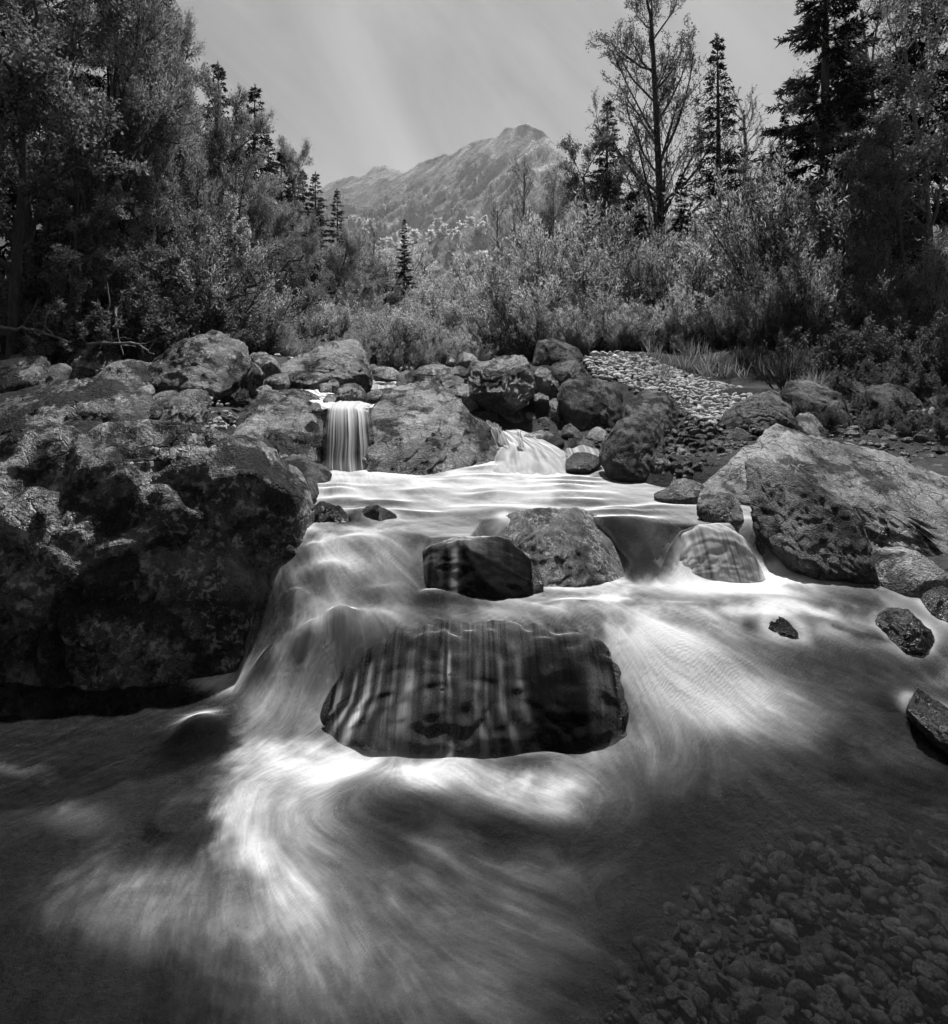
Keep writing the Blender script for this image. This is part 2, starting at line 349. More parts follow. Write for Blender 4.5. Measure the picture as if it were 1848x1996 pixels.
def blur(a, k):
    for _ in range(k):
        q = np.pad(a, 1, mode='edge'); a = (q[:-2,1:-1] + q[2:,1:-1] + 2 * a) / 4; q = np.pad(a, 1, mode='edge'); a = (q[1:-1,:-2] + q[1:-1,2:] + 2 * a) / 4
    return a
L1 = norm(lic(rs.rand(NR, NC), 6)); L2 = norm(lic(norm(blur(rs.rand(NR, NC), 2)), 9)); L3 = norm(lic(norm(blur(rs.rand(NR, NC), 60)), 30, 1.5)); L4 = norm(lic(norm(blur(rs.rand(NR, NC), 14)), 16, 1.2))
L3 = norm(blur(L3, 6)); L4 = norm(blur(L4, 3)); L3s = norm(blur(L3, 90))
cloud = norm(fbm(P3(WXg + .05 * L3s, WYg + .012 * L4), 2.4, 6, 31, 0.6).reshape(WXg.shape))
# foam: where the water is beaten white
FOAM = [(800,925,210,30,.55),(1060,885,85,26,.70),(930,965,240,32,.42),(1180,955,120,26,.12),(620,935,50,30,.35),(690,1045,130,30,.32),(650,1090,70,45,.35),(740,1120,75,60,.40),(600,1160,40,40,.2),(700,1190,80,30,.30),
 (1290,1120,80,24,.95),(1420,1130,120,26,.95),(1530,1140,90,24,.6),(1290,1180,60,26,.30),(1130,1190,80,18,.35),(1060,1165,40,14,.25),(1255,1275,75,50,1.6),(1330,1320,110,55,1.2),(1440,1380,110,36,.55),(1560,1420,90,26,.14),
 (1440,1195,110,16,.5),(1620,1205,120,14,.45),(1750,1250,90,14,.28),(1330,1240,120,26,.3),(1830,1310,60,14,.2),(1270,1060,60,30,.20),(1100,985,120,14,.2),
 (600,1475,95,40,.8),(470,1450,40,50,.35),(680,1500,85,36,.8),(880,1520,60,30,.8),(1060,1535,75,34,1.0),(470,1580,50,80,.45),(510,1700,75,90,.45),(590,1560,80,40,.35),(640,1620,80,50,.2),(560,1810,120,130,.26),
 (850,1850,240,130,.12),(290,1760,130,70,.20),(1210,1430,60,50,.28),(140,1590,60,22,.12),(30,1490,40,12,.22),(470,1330,60,50,.42),(560,1370,70,45,.42),(580,1210,50,60,.4),(800,1440,180,20,.12),(1140,1475,60,20,.2),(960,1730,200,60,.06),(1300,1500,120,50,.07),(560,1260,50,60,.1)]
foam = np.full(WXg.shape, 0.014)
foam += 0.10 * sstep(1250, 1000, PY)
wx = 20 * L3s + 20 * cloud
for (cx, cy, rx, ry, v) in FOAM:
    foam += v * np.exp(-(((PX + wx - cx) / rx) ** 2 + ((PY + 0.4 * wx - cy) / ry) ** 2) * 0.8)
slope_ = np.hypot(np.gradient(wz0, axis=0) / np.gradient(Yr)[:,None], 0)
foam += 0.16 * np.clip(slope_, 0, 1.5) - 0.55 * sstep(1180, 1020, PY) * np.clip(np.gradient(wz0, axis=0) / np.gradient(Yr)[:,None], -.3, .3)  # steep water foams; near faces of ripples darkened to paint in shading
DARK = [(385,1420,45,50,.8),(1270,1085,34,34,.7),(860,1172,80,18,.7),(1530,1222,50,16,.8),(625,1012,60,18,.75),(725,1012,60,18,.7),(1690,1420,90,60,.6),(1350,975,110,26,.6),(1150,985,130,16,.45),(560,1000,60,22,.5),(980,1010,120,14,.35),(170,1430,300,85,.85),(1750,1600,250,180,.5),(1500,1880,420,220,.85),(40,1900,200,280,.65),(1000,1620,160,30,.4),(960,1260,260,50,.3)]  # clear-water patches; at lower left and under the boulder they paint in shade
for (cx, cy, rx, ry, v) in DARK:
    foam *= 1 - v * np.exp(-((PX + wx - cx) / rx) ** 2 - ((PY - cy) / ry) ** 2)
up_ = sstep(1300, 1150, PY)
tex = 0.12 * L1 + 0.09 * L2 + (0.04 + .18 * up_) * L3 + (0.18 + .10 * up_) * L4 + (0.34 + .30 * up_) * cloud
foam = foam * np.exp(np.clip(tex, -1.6, 1.0) * 0.9 * (1 - 0.6 * np.clip(foam, 0, 1)))
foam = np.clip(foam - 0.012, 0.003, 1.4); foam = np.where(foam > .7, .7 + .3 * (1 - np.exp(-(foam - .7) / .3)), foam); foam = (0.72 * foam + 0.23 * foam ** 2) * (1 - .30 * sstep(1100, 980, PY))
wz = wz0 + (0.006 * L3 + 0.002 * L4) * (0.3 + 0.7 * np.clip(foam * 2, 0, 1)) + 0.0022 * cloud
verts = np.stack([WXg.ravel(), WYg.ravel(), wz.ravel()], 1)
# upper stream, coming down between the rocks behind the waterfall
def strip_water(name, path, widths, foam_v, seed, nu=40, nv=90, label=None):
    P_ = np.array(path, float); t = np.linspace(0, len(P_) - 1, nv)
    c = np.stack([np.interp(t, range(len(P_)), P_[:,k]) for k in range(3)], 1); w = np.interp(t, range(len(P_)), widths); fv = np.interp(t, range(len(P_)), foam_v)
    for k in range(3): c[2:-2,k] = (c[:-4,k] + c[1:-3,k] + c[2:-2,k] + c[3:-1,k] + c[4:,k]) / 5
    tg = np.gradient(c, axis=0); sd = np.stack([tg[:,1], -tg[:,0], np.zeros(nv)], 1); sd /= np.linalg.norm(sd, axis=1)[:,None]
    u = np.linspace(-1, 1, nu)
    V = c[:,None,:] + sd[:,None,:] * (u[None,:,None] * w[:,None,None])
    sn = fbm(P3(np.tile(u, nv) * 9, np.repeat(t, nu) * 0.9), 1.0, 3, seed) + 0.6 * fbm(P3(np.tile(u, nv) * 26, np.repeat(t, nu) * 1.2), 1.0, 2, seed + 3)
    V[:,:,2] += 0.02 * sn.reshape(nv, nu)
    fo_ = np.clip(np.repeat(fv, nu) * (1 + 0.9 * sn) * .45, 0.02, 1)
    return tag(obj(name, mesh_np(name, V.reshape(-1, 3), grid_faces(nv, nu), M['water'], attrs={'foam': fo_, 'streak': sn})), label, kind='structure')
def pz(px, py, d): return ((px - CX) * d / F, d, CAMZ - (py - HY) * d / F)
strip_water('upper_stream_water', [pz(745,735,14), pz(750,744,12.4), pz(748,762,11.2), pz(735,772,10.2), pz(712,780,9.2), pz(690,783,8.4), pz(678,789,7.75), pz(676,795,7.45)], [.5,.42,.32,.45,.55,.5,.34,.30], [.4,.7,.8,.5,.45,.55,.7,.75], 5)
strip_water('side_stream_water', [pz(560,742,11.4), pz(600,752,10.4), pz(610,766,9.4), pz(640,778,8.6), pz(662,787,7.9)], [.3,.3,.28,.3,.28], [.5,.7,.7,.6,.6], 8)
strip_water('side_channel_water', [pz(950,820,9.6), pz(985,838,8.6), pz(1010,855,8.0), pz(1030,872,7.5), pz(1040,890,7.1), pz(1052,915,6.65), pz(1058,935,6.3), pz(1060,945,6.1)], [.2,.2,.28,.36,.45,.5,.5,.45], [.3,.4,.4,.6,.7,.6,.5,.4], 12)
# ------------------------------------------------------------------ mountain
ridge = np.array([(380,470),(470,430),(560,395),(600,375),(635,362),(680,345),(720,340),(760,345),(790,332),(830,312),(865,293),(880,296),(905,280),(930,266),(945,268),(965,265),(985,249),(1000,250),(1012,242),(1030,236),(1050,244),(1068,256),(1080,270),(1092,282),(1102,305),(1112,325),(1150,352),(1220,395),(1350,430),(1500,450),(1700,440),(1900,430)], float)
def slope_mesh(name, ridge, D, Dn, zb, seed, nu, nv, amp, shear, jag):
    xs = (ridge[:,0] - CX) * D / F; zs = CAMZ + (HY - ridge[:,1]) * D / F
    u = np.linspace(xs[0], xs[-1], nu)
    t = np.linspace(-0.25, 1, nv)                 # 0 on the crest, 1 at the foot, negative on the far side
    UU, TT = np.meshgrid(u, t)
    q = P3(UU + shear * TT * (D - Dn), TT * (D - Dn) * 0.14)
    q2 = P3(UU * 1.0 + 0.2 * shear * TT * (D - Dn), TT * (D - Dn) * 0.8)
    crest = np.interp(UU, xs, zs)
    crest = crest + (jag * fbm(P3(UU, UU * 0), 0.05, 3, seed)).reshape(UU.shape)
    prof = np.where(TT < 0, 1 + TT * 1.6, 1 - 0.70 * np.clip(TT, 0, 1) ** 0.72 - 0.30 * np.clip(TT, 0, 1))
    Z = zb + (crest - zb) * prof
    env = (sstep(0.0, 0.22, np.abs(TT)) * 0.93 + 0.07).ravel()
    g = amp * (-1.0 + 1.0 * fbm(q, 0.011, 3, seed + 1, 0.5, True) + 0.75 * fbm(q, 0.04, 4, seed + 2, 0.6, True) + 0.09 * fbm(q2, 0.10, 3, seed + 3, 0.65, True))
    Z = Z + (g * env * (0.35 + 0.65 * sstep(1.0, 0.6, TT.ravel()))).reshape(Z.shape)
    Y = D + (Dn - D) * TT + (14 * fbm(q, 0.02, 3, seed + 6)).reshape(Z.shape)
    return np.stack([UU.ravel(), Y.ravel(), Z.ravel()], 1), grid_faces(nv, nu)
m = NT('limestone_slope')
co = m.n('ShaderNodeTexCoord').outputs['Object']
geo = m.n('ShaderNodeNewGeometry')
nz = m.n('ShaderNodeSeparateXYZ', {0: geo.outputs['Normal']}).outputs['Z']
zz = m.n('ShaderNodeSeparateXYZ', {0: co}).outputs['Z']
dg = m.n('ShaderNodeMapping', {'Vector': m.n('ShaderNodeMapping', {'Vector': co, 'Rotation': (0, R(48), 0)}).outputs[0], 'Scale': (0.35, 0.6, 2.6)}).outputs[0]
n1 = m.noise(dg, 0.022, 8, 0.68, 0.4); n2 = m.noise(co, 0.16, 7, 0.72)
rockv = m.math('MULTIPLY', m.mr(n1, 0.35, 0.65, 0.28, 0.65), m.mr(n2, 0.3, 0.7, 0.65, 1.35))
veg = m.math('ADD', m.math('ADD', m.noise(dg, 0.03, 7, 0.62), m.mr(nz, 0.35, 0.8, -0.10, 0.12)), m.mr(zz, 120, 380, 0.06, -0.08))
veg = m.mr(veg, 0.50, 0.56, 0, 1)
vegv = m.mr(m.noise(co, 0.35, 5, 0.7), 0.3, 0.7, 0.14, 0.34)
v = m.mix(veg, rockv, vegv)
M['mount'] = m.done(m.n('ShaderNodeBsdfPrincipled', {'Base Color': v, 'Roughness': 0.95, 'Specular IOR Level': 0.1, 'Normal': m.n('ShaderNodeBump', {'Height': m.math('ADD', n2, m.math('MULTIPLY', n1, 2.0)), 'Strength': 1.0, 'Distance': 9.0}).outputs[0]}).outputs[0])
MD = 1000.0
mv, mf = slope_mesh('mountain', ridge, MD, 520.0, 62.0, 11, 420, 300, 54.0, 0.75, 6.0)
tag(obj('mountain', mesh_np('mountain', mv, mf, M['mount'], smooth=False)), 'rocky limestone peak at the head of the valley', kind='structure')
ridge2 = np.array([(300,430),(480,420),(600,375),(640,357),(662,345),(683,338),(690,346),(715,333),(738,322),(750,318),(762,324),(785,331),(830,345),(900,390),(1000,430)], float)
mv2, mf2 = slope_mesh('far_ridge', ridge2, 1500.0, 1050.0, 120.0, 23, 220, 110, 26.0, 0.6, 6.0)
tag(obj('far_ridge_mountain', mesh_np('far_ridge', mv2, mf2, M['mount'])), 'farther jagged ridge left of the peak', kind='structure')
# ------------------------------------------------------------------ rocks
_ICO = {}
def ico(n):
    if n not in _ICO:
        b = bmesh.new(); bmesh.ops.create_icosphere(b, subdivisions=n, radius=1.0)
        _ICO[n] = (np.array([v.co[:] for v in b.verts]), np.array([[v.index for v in f.verts] for f in b.faces], np.int32)); b.free()
    return _ICO[n]
ROCKS = {}
def rock_shape(poly, d, ty, n=5, seed=1, p=2.6, facets=10, rough=0.05, ledge=0.04, lean=0.25, strata=None, strata_amp=0.03):
    """poly: outline in photo units, read at distance d; ty: half depth"""
    P_ = np.array(poly, float)
    X = (P_[:,0] - CX) * d / F; Z = CAMZ - (P_[:,1] - HY) * d / F
    # resample the outline evenly, then a radius for every angle about the centre
    k = np.arange(len(X) + 1); tt = np.linspace(0, len(X), 400, endpoint=False)
    X = np.interp(tt, k, np.append(X, X[0])); Z = np.interp(tt, k, np.append(Z, Z[0]))
    cx, cz = 0.5 * (X.min() + X.max()), 0.5 * (Z.min() + Z.max())
    th = np.arctan2(Z - cz, X - cx); rr = np.hypot(X - cx, Z - cz); o = np.argsort(th); th, rr = th[o], rr[o]
    th = np.concatenate([th - 2*np.pi, th, th + 2*np.pi]); rr = np.tile(rr, 3)
    ang = np.linspace(-np.pi, np.pi, 361); rad = np.interp(ang, th, rr)
    rad = np.convolve(np.concatenate([rad[-5:-1], rad, rad[1:5]]), np.array([1,2,3,4,5,4,3,2,1.]) / 25, 'valid')
    V, Fc = ico(n); rg = np.random.RandomState(seed)
    # turn the sphere grid so that its poles are not on an axis
    V = V @ np.array([[.36,.48,-.8],[-.8,.6,0],[.48,.64,.6]])
    rho = np.hypot(V[:,0], V[:,2]); s = (rho ** p + np.abs(V[:,1]) ** p) ** (-1.0 / p)
    a = np.arctan2(V[:,2], V[:,0]); r = np.interp(a, ang, rad) * np.minimum(rho * s, 1)
    q = np.stack([r * np.cos(a), V[:,1] * s * ty, r * np.sin(a)], 1)
    hx, hz = (X.max() - X.min()) / 2, (Z.max() - Z.min()) / 2
    sc = np.array([hx, ty, hz]); g = q / sc
    for i in range(facets):                                   # broken faces
        nrm = rg.normal(size=3); nrm[1] = -abs(nrm[1]) - 0.7 if i % 4 else abs(nrm[1]) + .7
        if i % 2: nrm[2] = abs(nrm[2])
        nrm /= np.linalg.norm(nrm)
        dd = g @ nrm; h = np.quantile(dd, rg.uniform(0.80, 0.955)); over = np.clip(dd - h, 0, None)
        g = g - nrm * (over * rg.uniform(0.85, 0.99))[:,None]
    q = g * sc
    size = (hx * hz * ty) ** (1 / 3); size = 0.5 * size + 0.5 * min(hx, hz)
    nr = q / sc; nr = nr / sc; nr /= np.linalg.norm(nr, axis=1)[:,None]
    w = q / size
    disp = rough * 1.3 * fbm(w, 1.1, 3, seed) + rough * 0.8 * fbm(w, 3.6, 4, seed + 5, 0.55, True)
    st = fbm(w, 1.7, 3, seed + 9) * 3.2; st = st - np.floor(st); disp += ledge * sstep(0.0, 0.22, st) * (1 - sstep(0.55, 1.0, st))
    if strata is not None:
        b = np.array(strata, float); b /= np.linalg.norm(b)
        c = (w @ b) * 4.0 + 0.7 * fbm(w, 1.2, 3, seed + 2)
        k2 = vnoise(c * 2.1, c * 0 + seed, w[:,0] * 0.5) + 0.5 * vnoise(c * 5.3, c * 0 + seed + 4, w[:,0] * 0.9); disp += strata_amp * k2
    cks = 1.0 if ledge < .0495 or ledge > .0505 else 0.0
    cr_ = fbm(w, 1.9, 2, seed + 31, 0.5, True); disp -= cks * rough * 1.1 * sstep(.62, .93, cr_) + cks * rough * .2 * sstep(.6, .9, fbm(w, 5.5, 2, seed + 37, 0.5, True))
    if n >= 6: disp += rough * 0.22 * fbm(w, 16, 3, seed + 14, 0.6, True)
    q = q + nr * (disp * size)[:,None]
    q[:,1] += lean * (q[:,2]) * ty / max(hz, 1e-3)
    return q, Fc, (cx, cz)
def rock(name, label, poly, mat='grey', d=None, ty=None, n=5, seed=None, group=None, cat=None, base=None, push=0.55, **k):
    P_ = np.array(poly, float)
    if base is None: i = np.argmax(P_[:,1]); base = (P_[:,0].mean(), P_[i,1] - 4)
    if d is None:
        d0 = hit(base[0], base[1]); w = (P_[:,0].max() - P_[:,0].min()) * d0 / F; h = (P_[:,1].max() - P_[:,1].min()) * d0 / F
        if ty is None: ty = 0.5 * (w * h) ** 0.5
        d = d0 + push * ty
    if ty is None:
        w = (P_[:,0].max() - P_[:,0].min()) * d / F; h = (P_[:,1].max() - P_[:,1].min()) * d / F; ty = 0.5 * (w * h) ** 0.5
    seed = seed if seed is not None else int(P_[:,0].sum()) % 997
    q, Fc, (cx, cz) = rock_shape(poly, d, ty, n=n, seed=seed, **k)
    zmin = q[:,2].min()
    q = q - np.array([0, 0, zmin])
    o = obj(name, mesh_np(name, q, Fc, M[mat]), loc=(cx, d, cz + zmin))
    tag(o, label, cat or name.split('_')[-1], group)
    ROCKS[label] = (q + np.array([cx, d, cz + zmin]), Fc, o)
    return o
def A(*p): return [(0.35 * x, 591.4 + 0.35 * y) for x, y in p]
def C(*p): return [(462 + 0.35 * x, 600.6 + 0.35 * y) for x, y in p]
def E(*p): return [(1016.4 + 0.45 * x, 600.6 + 0.45 * y) for x, y in p]

# --- near and middle stream
rock('boulder', 'huge lichen-spotted boulder overhanging the water at the left edge', [(-260,905),(-100,880),(0,868),(100,850),(200,830),(300,822),(370,835),(440,880),(500,935),(550,985),(582,1030),(602,1085),(602,1140),(590,1195),(572,1240),(530,1300),(480,1350),(410,1385),(300,1400),(150,1400),(60,1400),(0,1380),(-150,1350),(-280,1230)],
     'lichen', d=4.35, ty=0.95, n=6, seed=5, lean=0.15, facets=15, rough=0.04, ledge=0.045, strata=(.35,.1,.9), strata_amp=.045, p=3.2)
rock('boulder', 'broad dark boulder in the stream veiled by thin falling water', [(632,1430),(645,1360),(665,1318),(700,1285),(760,1262),(850,1248),(950,1244),(1050,1250),(1130,1266),(1190,1285),(1215,1320),(1220,1350),(1225,1420),(1180,1500),(1000,1520),(800,1520),(660,1490)],
     'wet', d=3.56, ty=0.46, n=6, seed=12, lean=0.42, facets=3, rough=0.045, ledge=0.05, p=2.5)
rock('rock', 'black squared rock with water sliding over its left shoulder', [(782,1155),(795,1100),(845,1076),(900,1063),(960,1060),(1036,1066),(1050,1098),(1056,1160),(1044,1215),(960,1225),(860,1215),(800,1195)], 'wet', d=4.12, ty=0.24, seed=3, facets=8, rough=.04, p=4.0, lean=.15)
rock('boulder', 'white-speckled angular boulder right behind the black squared rock', [(915,1075),(945,1045),(1000,1020),(1060,1001),(1110,998),(1170,1008),(1192,1032),(1215,1065),(1229,1095),(1226,1140),(1160,1155),(1080,1158),(1000,1140),(940,1110)], 'spotted', d=4.55, ty=0.34, n=6, seed=21, facets=12, rough=.035, lean=.5)
rock('rock', 'smooth rock under the fan-shaped overflow beside the pointed boulder', [(1290,1130),(1310,1085),(1335,1055),(1370,1040),(1420,1035),(1450,1055),(1468,1090),(1472,1150),(1400,1170),(1310,1165)], 'wet', d=4.50, ty=0.24, seed=8, facets=6, rough=.05)
rock('rock', 'small dark rock breaking the surface in the right pool', [(1490,1225),(1505,1206),(1525,1195),(1548,1200),(1562,1222),(1570,1245),(1520,1250)], 'wet', seed=7, n=4).location.z -= 0.035
rock('rock', 'dark wet rock at the right edge of the stream', [(1716,1222),(1728,1198),(1755,1184),(1788,1188),(1808,1212),(1816,1240),(1780,1262),(1728,1256)], 'wet', seed=17).location.z -= 0.035
rock('rock', 'black rock cut by the right edge above the wet rock', [(1805,1180),(1820,1156),(1855,1142),(1900,1148),(1910,1195),(1860,1212),(1815,1204)], 'wet', seed=18).location.z -= 0.035
rock('rock', 'black slab tilting into the stream at the right edge', [(1760,1338),(1782,1330),(1815,1348),(1860,1380),(1900,1412),(1900,1462),(1835,1444),(1797,1416),(1772,1375)], 'wet', seed=19, p=3.5).location.z -= 0.035
rock('rock', 'flat dark rock lying low in the upper pool by the waterfall', A((1395,975),(1450,930),(1540,900),(1590,860),(1640,870),(1700,890),(1800,925),(1855,955),(1850,1000),(1600,1020),(1400,1010)), 'dark', seed=31, lean=.6)
rock('rock', 'wedge rock at the pool edge behind the huge boulder', A((1430,1060),(1440,1020),(1480,1000),(1560,985),(1640,975),(1710,968),(1745,990),(1772,1060),(1770,1110),(1600,1130),(1440,1130)), 'dark', seed=33, lean=.5)
rock('rock', 'submerged left hump parting the upper pool', [(575,1035),(590,1000),(620,983),(660,990),(690,1020),(690,1045),(630,1050)], 'wet', d=4.75, ty=.13, seed=34, n=4)
rock('rock', 'submerged right hump parting the upper pool', [(690,1035),(705,995),(735,985),(765,998),(785,1035),(740,1048)], 'wet', d=4.78, ty=.12, seed=35, n=4)
# --- waterfall and centre
rock('boulder', 'undercut mossy boulder left of the waterfall', A((1125,730),(1145,660),(1200,620),(1290,605),(1340,560),(1390,512),(1440,522),(1500,548),(1580,560),(1680,600),(1770,650),(1820,690),(1845,740),(1848,830),(1842,930),(1700,945),(1500,945),(1340,940),(1230,850),(1160,790)), 'strata', d=7.75, ty=0.75, n=6, seed=41, lean=.75, facets=10, strata=(.5,.2,.85), strata_amp=.05)
rock('boulder', 'big pale slanting boulder right of the waterfall', C((706,640),(730,560),(800,490),(870,450),(940,425),(990,415),(1050,420),(1110,455),(1180,500),(1230,555),(1290,610),(1360,640),(1410,690),(1450,760),(1492,840),(1510,900),(1380,925),(1200,930),(1050,930),(900,920),(740,905),(712,780)), 'strata', d=7.55, ty=0.80, n=6, seed=43, lean=.85, facets=9, rough=.04, strata=(.65,.1,-.75), strata_amp=.05)
rock('boulder', 'big standing boulder leaning left at the foot of the gravel bank', C((1272,360),(1275,310),(1310,290),(1400,300),(1480,260),(1540,245),(1590,250),(1620,300),(1640,370),(1652,440),(1640,490),(1590,540),(1530,580),(1460,620),(1390,610),(1350,580),(1310,470)), 'grey', d=9.3, ty=.5, seed=45, facets=14, rough=.045, lean=.35, n=6)
rock('rock', 'dark rock wedged left of the big standing boulder', C((1130,470),(1200,440),(1280,412),(1320,470),(1350,600),(1290,620),(1220,560)), 'grey', d=9.2, seed=46)
rock('boulder', 'big flat-topped boulder with a steep right side behind the waterfall', C((258,410),(268,320),(320,290),(380,260),(440,215),(520,190),(600,180),(640,200),(670,250),(700,310),(730,360),(757,430),(750,490),(700,490),(640,460),(560,450),(440,455),(300,450)), 'strata', d=10.6, ty=.95, n=6, seed=47, facets=10, rough=.04, lean=.6, strata=(.1,.2,1), strata_amp=.05)
sm = [
 ('rock','round stone at the right foot of the flat-topped boulder',C((712,345),(730,315),(765,312),(782,335),(778,368),(730,372)),'grey'),
 ('rock','blunt pale rock above the small upper cascade',C((764,380),(775,340),(820,328),(880,332),(910,360),(912,400),(850,410),(770,405)),'pale'),
 ('rock','flat dark rock right of the small upper cascade',C((888,425),(905,365),(950,345),(1020,350),(1072,370),(1075,410),(1040,440),(950,445)),'grey'),
 ('rock','long flat rock behind the slanting boulder',C((1062,430),(1090,385),(1150,370),(1220,375),(1262,400),(1260,450),(1150,460),(1070,455)),'strata'),
 ('rock','low flat slab on the far shore',C((985,360),(1010,328),(1080,315),(1150,316),(1195,335),(1195,375),(1080,378)),'pale'),
 ('rock','pale rounded boulder on the far shore left of the standing boulder',C((1210,320),(1225,270),(1265,248),(1310,258),(1342,290),(1345,330),(1270,335)),'pale'),
 ('rock','small rock in front of the pale far boulder',C((1180,380),(1190,335),(1240,322),(1285,335),(1292,385),(1230,392)),'grey'),
 ('rock','lone upright pale stone on the far shore',C((1160,312),(1170,280),(1190,268),(1205,285),(1210,312),(1185,320)),'pale'),
 ('rock','speckled rock just above the lip of the waterfall',C((558,470),(570,430),(610,415),(660,425),(700,455),(728,495),(725,530),(660,535),(600,520)),'grey'),
 ('rock','pointed pale rock under the flat-topped boulder',C((492,440),(510,405),(540,395),(565,415),(572,455),(540,470),(500,465)),'pale'),
 ('rock','small pale rock in the side stream',C((440,450),(460,425),(495,415),(525,435),(528,465),(470,470)),'pale'),
 ('rock','low ledge rock splitting the side stream',C((478,515),(500,485),(550,480),(600,495),(625,520),(600,540),(500,538)),'strata'),
 ('rock','long grey slab lying in the side stream',C((205,480),(230,458),(300,455),(380,465),(440,490),(472,520),(460,548),(380,555),(280,520)),'grey'),
 ('rock','small round rock at the shoulder of the undercut boulder',C((392,560),(405,535),(440,528),(475,545),(482,575),(440,585),(400,580)),'grey'),
 ('rock','dark rock at the left shoulder of the slanting boulder',C((705,535),(720,480),(760,455),(800,460),(815,480),(780,530),(740,550)),'grey'),
 ('rock','wet flat rock below the standing boulder',C((1285,625),(1310,590),(1380,578),(1440,590),(1472,640),(1450,668),(1350,665)),'wet'),
 ('rock','dark angular rock under the standing boulder',C((1468,640),(1490,590),(1540,562),(1590,558),(1605,600),(1590,660),(1540,680),(1480,672)),'dark'),
 ('rock','flat-topped small block under the standing boulder',C((1588,640),(1595,590),(1640,578),(1675,600),(1675,650),(1620,668)),'grey'),
 ('rock','squarish rock right of the standing boulder',C((1622,560),(1640,490),(1690,475),(1735,495),(1738,570),(1710,625),(1650,620)),'grey'),
 ('rock','tall rock under the mossy block on the gravel bank',E((50,340),(55,275),(85,250),(125,250),(146,280),(140,350),(110,380),(60,375)),'grey'),
 ('rock','narrow upright stone wedged in the rock pile',C((1738,475),(1745,415),(1770,393),(1795,405),(1792,465),(1765,490)),'grey'),
 ('rock','upright pale-faced stone in the rock pile',C((1728,610),(1735,520),(1770,500),(1805,512),(1818,560),(1800,640),(1750,650)),'pale'),
 ('rock','low dark stone at the waterline of the rock pile',C((1665,660),(1680,620),(1720,608),(1752,625),(1750,672),(1700,680)),'dark'),
 ('rock','mossy square block standing on the gravel bank',E((40,250),(60,190),(75,145),(130,135),(200,140),(240,132),(262,170),(268,215),(230,250),(130,255)),'dark'),
 ('rock','flat-topped dark block beside the gravel bank',E((122,275),(140,240),(180,228),(240,222),(295,226),(306,260),(302,305),(240,318),(170,325)),'dark'),
 ('boulder','broad moss-hung boulder below the gravel bank',E((162,400),(180,340),(220,315),(300,310),(380,320),(440,340),(472,380),(465,440),(445,500),(400,550),(300,555),(200,530)),'dark'),
 ('boulder','dark rounded boulder behind the leaning wet rock',E((438,510),(460,430),(500,390),(560,362),(620,365),(660,400),(674,450),(660,510),(620,550),(500,560)),'dark'),
 ('boulder','leaning dark wet boulder at the right end of the upper pool',E((348,650),(370,590),(400,560),(440,500),(500,475),(540,463),(580,480),(612,510),(630,560),(618,610),(570,670),(510,735),(440,748),(385,735),(360,690)),'dark'),
 ('rock','small pointed pale rock at the upper pool edge',E((280,570),(300,535),(335,515),(365,535),(378,570),(330,585)),'pale'),
 ('rock','low broad ledge at the upper pool edge',E((-10,590),(20,550),(90,535),(160,545),(185,580),(170,605),(80,608)),'strata'),
 ('rock','dark small rock between the ledge and the moss-hung boulder',E((170,560),(185,515),(215,505),(250,530),(262,565),(220,580)),'dark'),
 ('rock','flat wet slab beside the inflow at the upper pool',E((185,605),(215,570),(270,565),(330,585),(350,610),(280,622)),'wet'),
 ('rock','wet rounded rock with water spilling over it at the inflow',E((190,700),(200,660),(235,635),(290,632),(345,650),(362,700),(300,720)),'wet'),
 ('boulder','grey boulder right behind the leaning wet boulder',E((555,690),(565,650),(600,625),(640,640),(645,690),(610,720),(570,722)),'grey'),
 ('rock','small rock at the tip of the pale flat boulder',E((570,812),(640,792),(680,755),(730,750),(790,770),(814,797),(800,840),(700,850),(600,838)),'grey'),
 ('rock','rounded pale rock beside the pointed dark boulder',E((740,880),(760,830),(800,800),(850,792),(910,800),(947,840),(945,905),(880,930),(800,930)),'pale'),
 ('rock','craggy rock with pebbles below the pointed boulder',E((1200,1140),(1230,1080),(1290,1045),(1340,1050),(1390,1080),(1430,1110),(1430,1160),(1330,1185),(1220,1180)),'grey'),
 ('boulder','streaked wet boulder on the right shore',E((1480,1140),(1500,1095),(1560,1082),(1640,1068),(1720,1068),(1790,1085),(1880,1080),(1900,1200),(1800,1235),(1640,1225),(1520,1190)),'strata'),
]
DD = {20: 9.6, 21: 9.3, 23: 12.6, 24: 10.6, 25: 9.2, 26: 8.4, 19: 9.7, 7: 13.2, 5: 12.8, 4: 10.4, 2: 11.0, 1: 11.6, 0: 11.9, 3: 9.9, 6: 12.2, 8: 8.15, 12: 8.4, 11: 8.2, 9: 9.3, 10: 9.0, 13: 7.6, 14: 8.0, 18: 9.35, 17: 9.2, 16: 9.1, 15: 8.9}
for i, (nm, lb, pl, mt) in enumerate(sm):
    rock(nm, lb, pl, mt, d=DD.get(i), seed=100 + i * 7, n=5 if (max(x for x, y in pl) - min(x for x, y in pl)) > 55 else 4, facets=10, rough=.05, lean=.4)
rock('boulder', 'large pale flat boulder with cracked skin on the right bank', E((620,770),(720,705),(820,648),(890,622),(950,590),(1000,545),(1080,522),(1150,530),(1250,555),(1330,590),(1420,610),(1500,625),(1600,640),(1700,680),(1800,720),(1930,770),(2120,850),(2250,980),(2150,1120),(1800,1120),(1600,1090),(1450,1080),(1200,1050),(1000,960),(900,870),(780,820)), 'pale', d=5.75, ty=.85, n=6, seed=61, lean=.9, facets=7, rough=.06, ledge=.03)
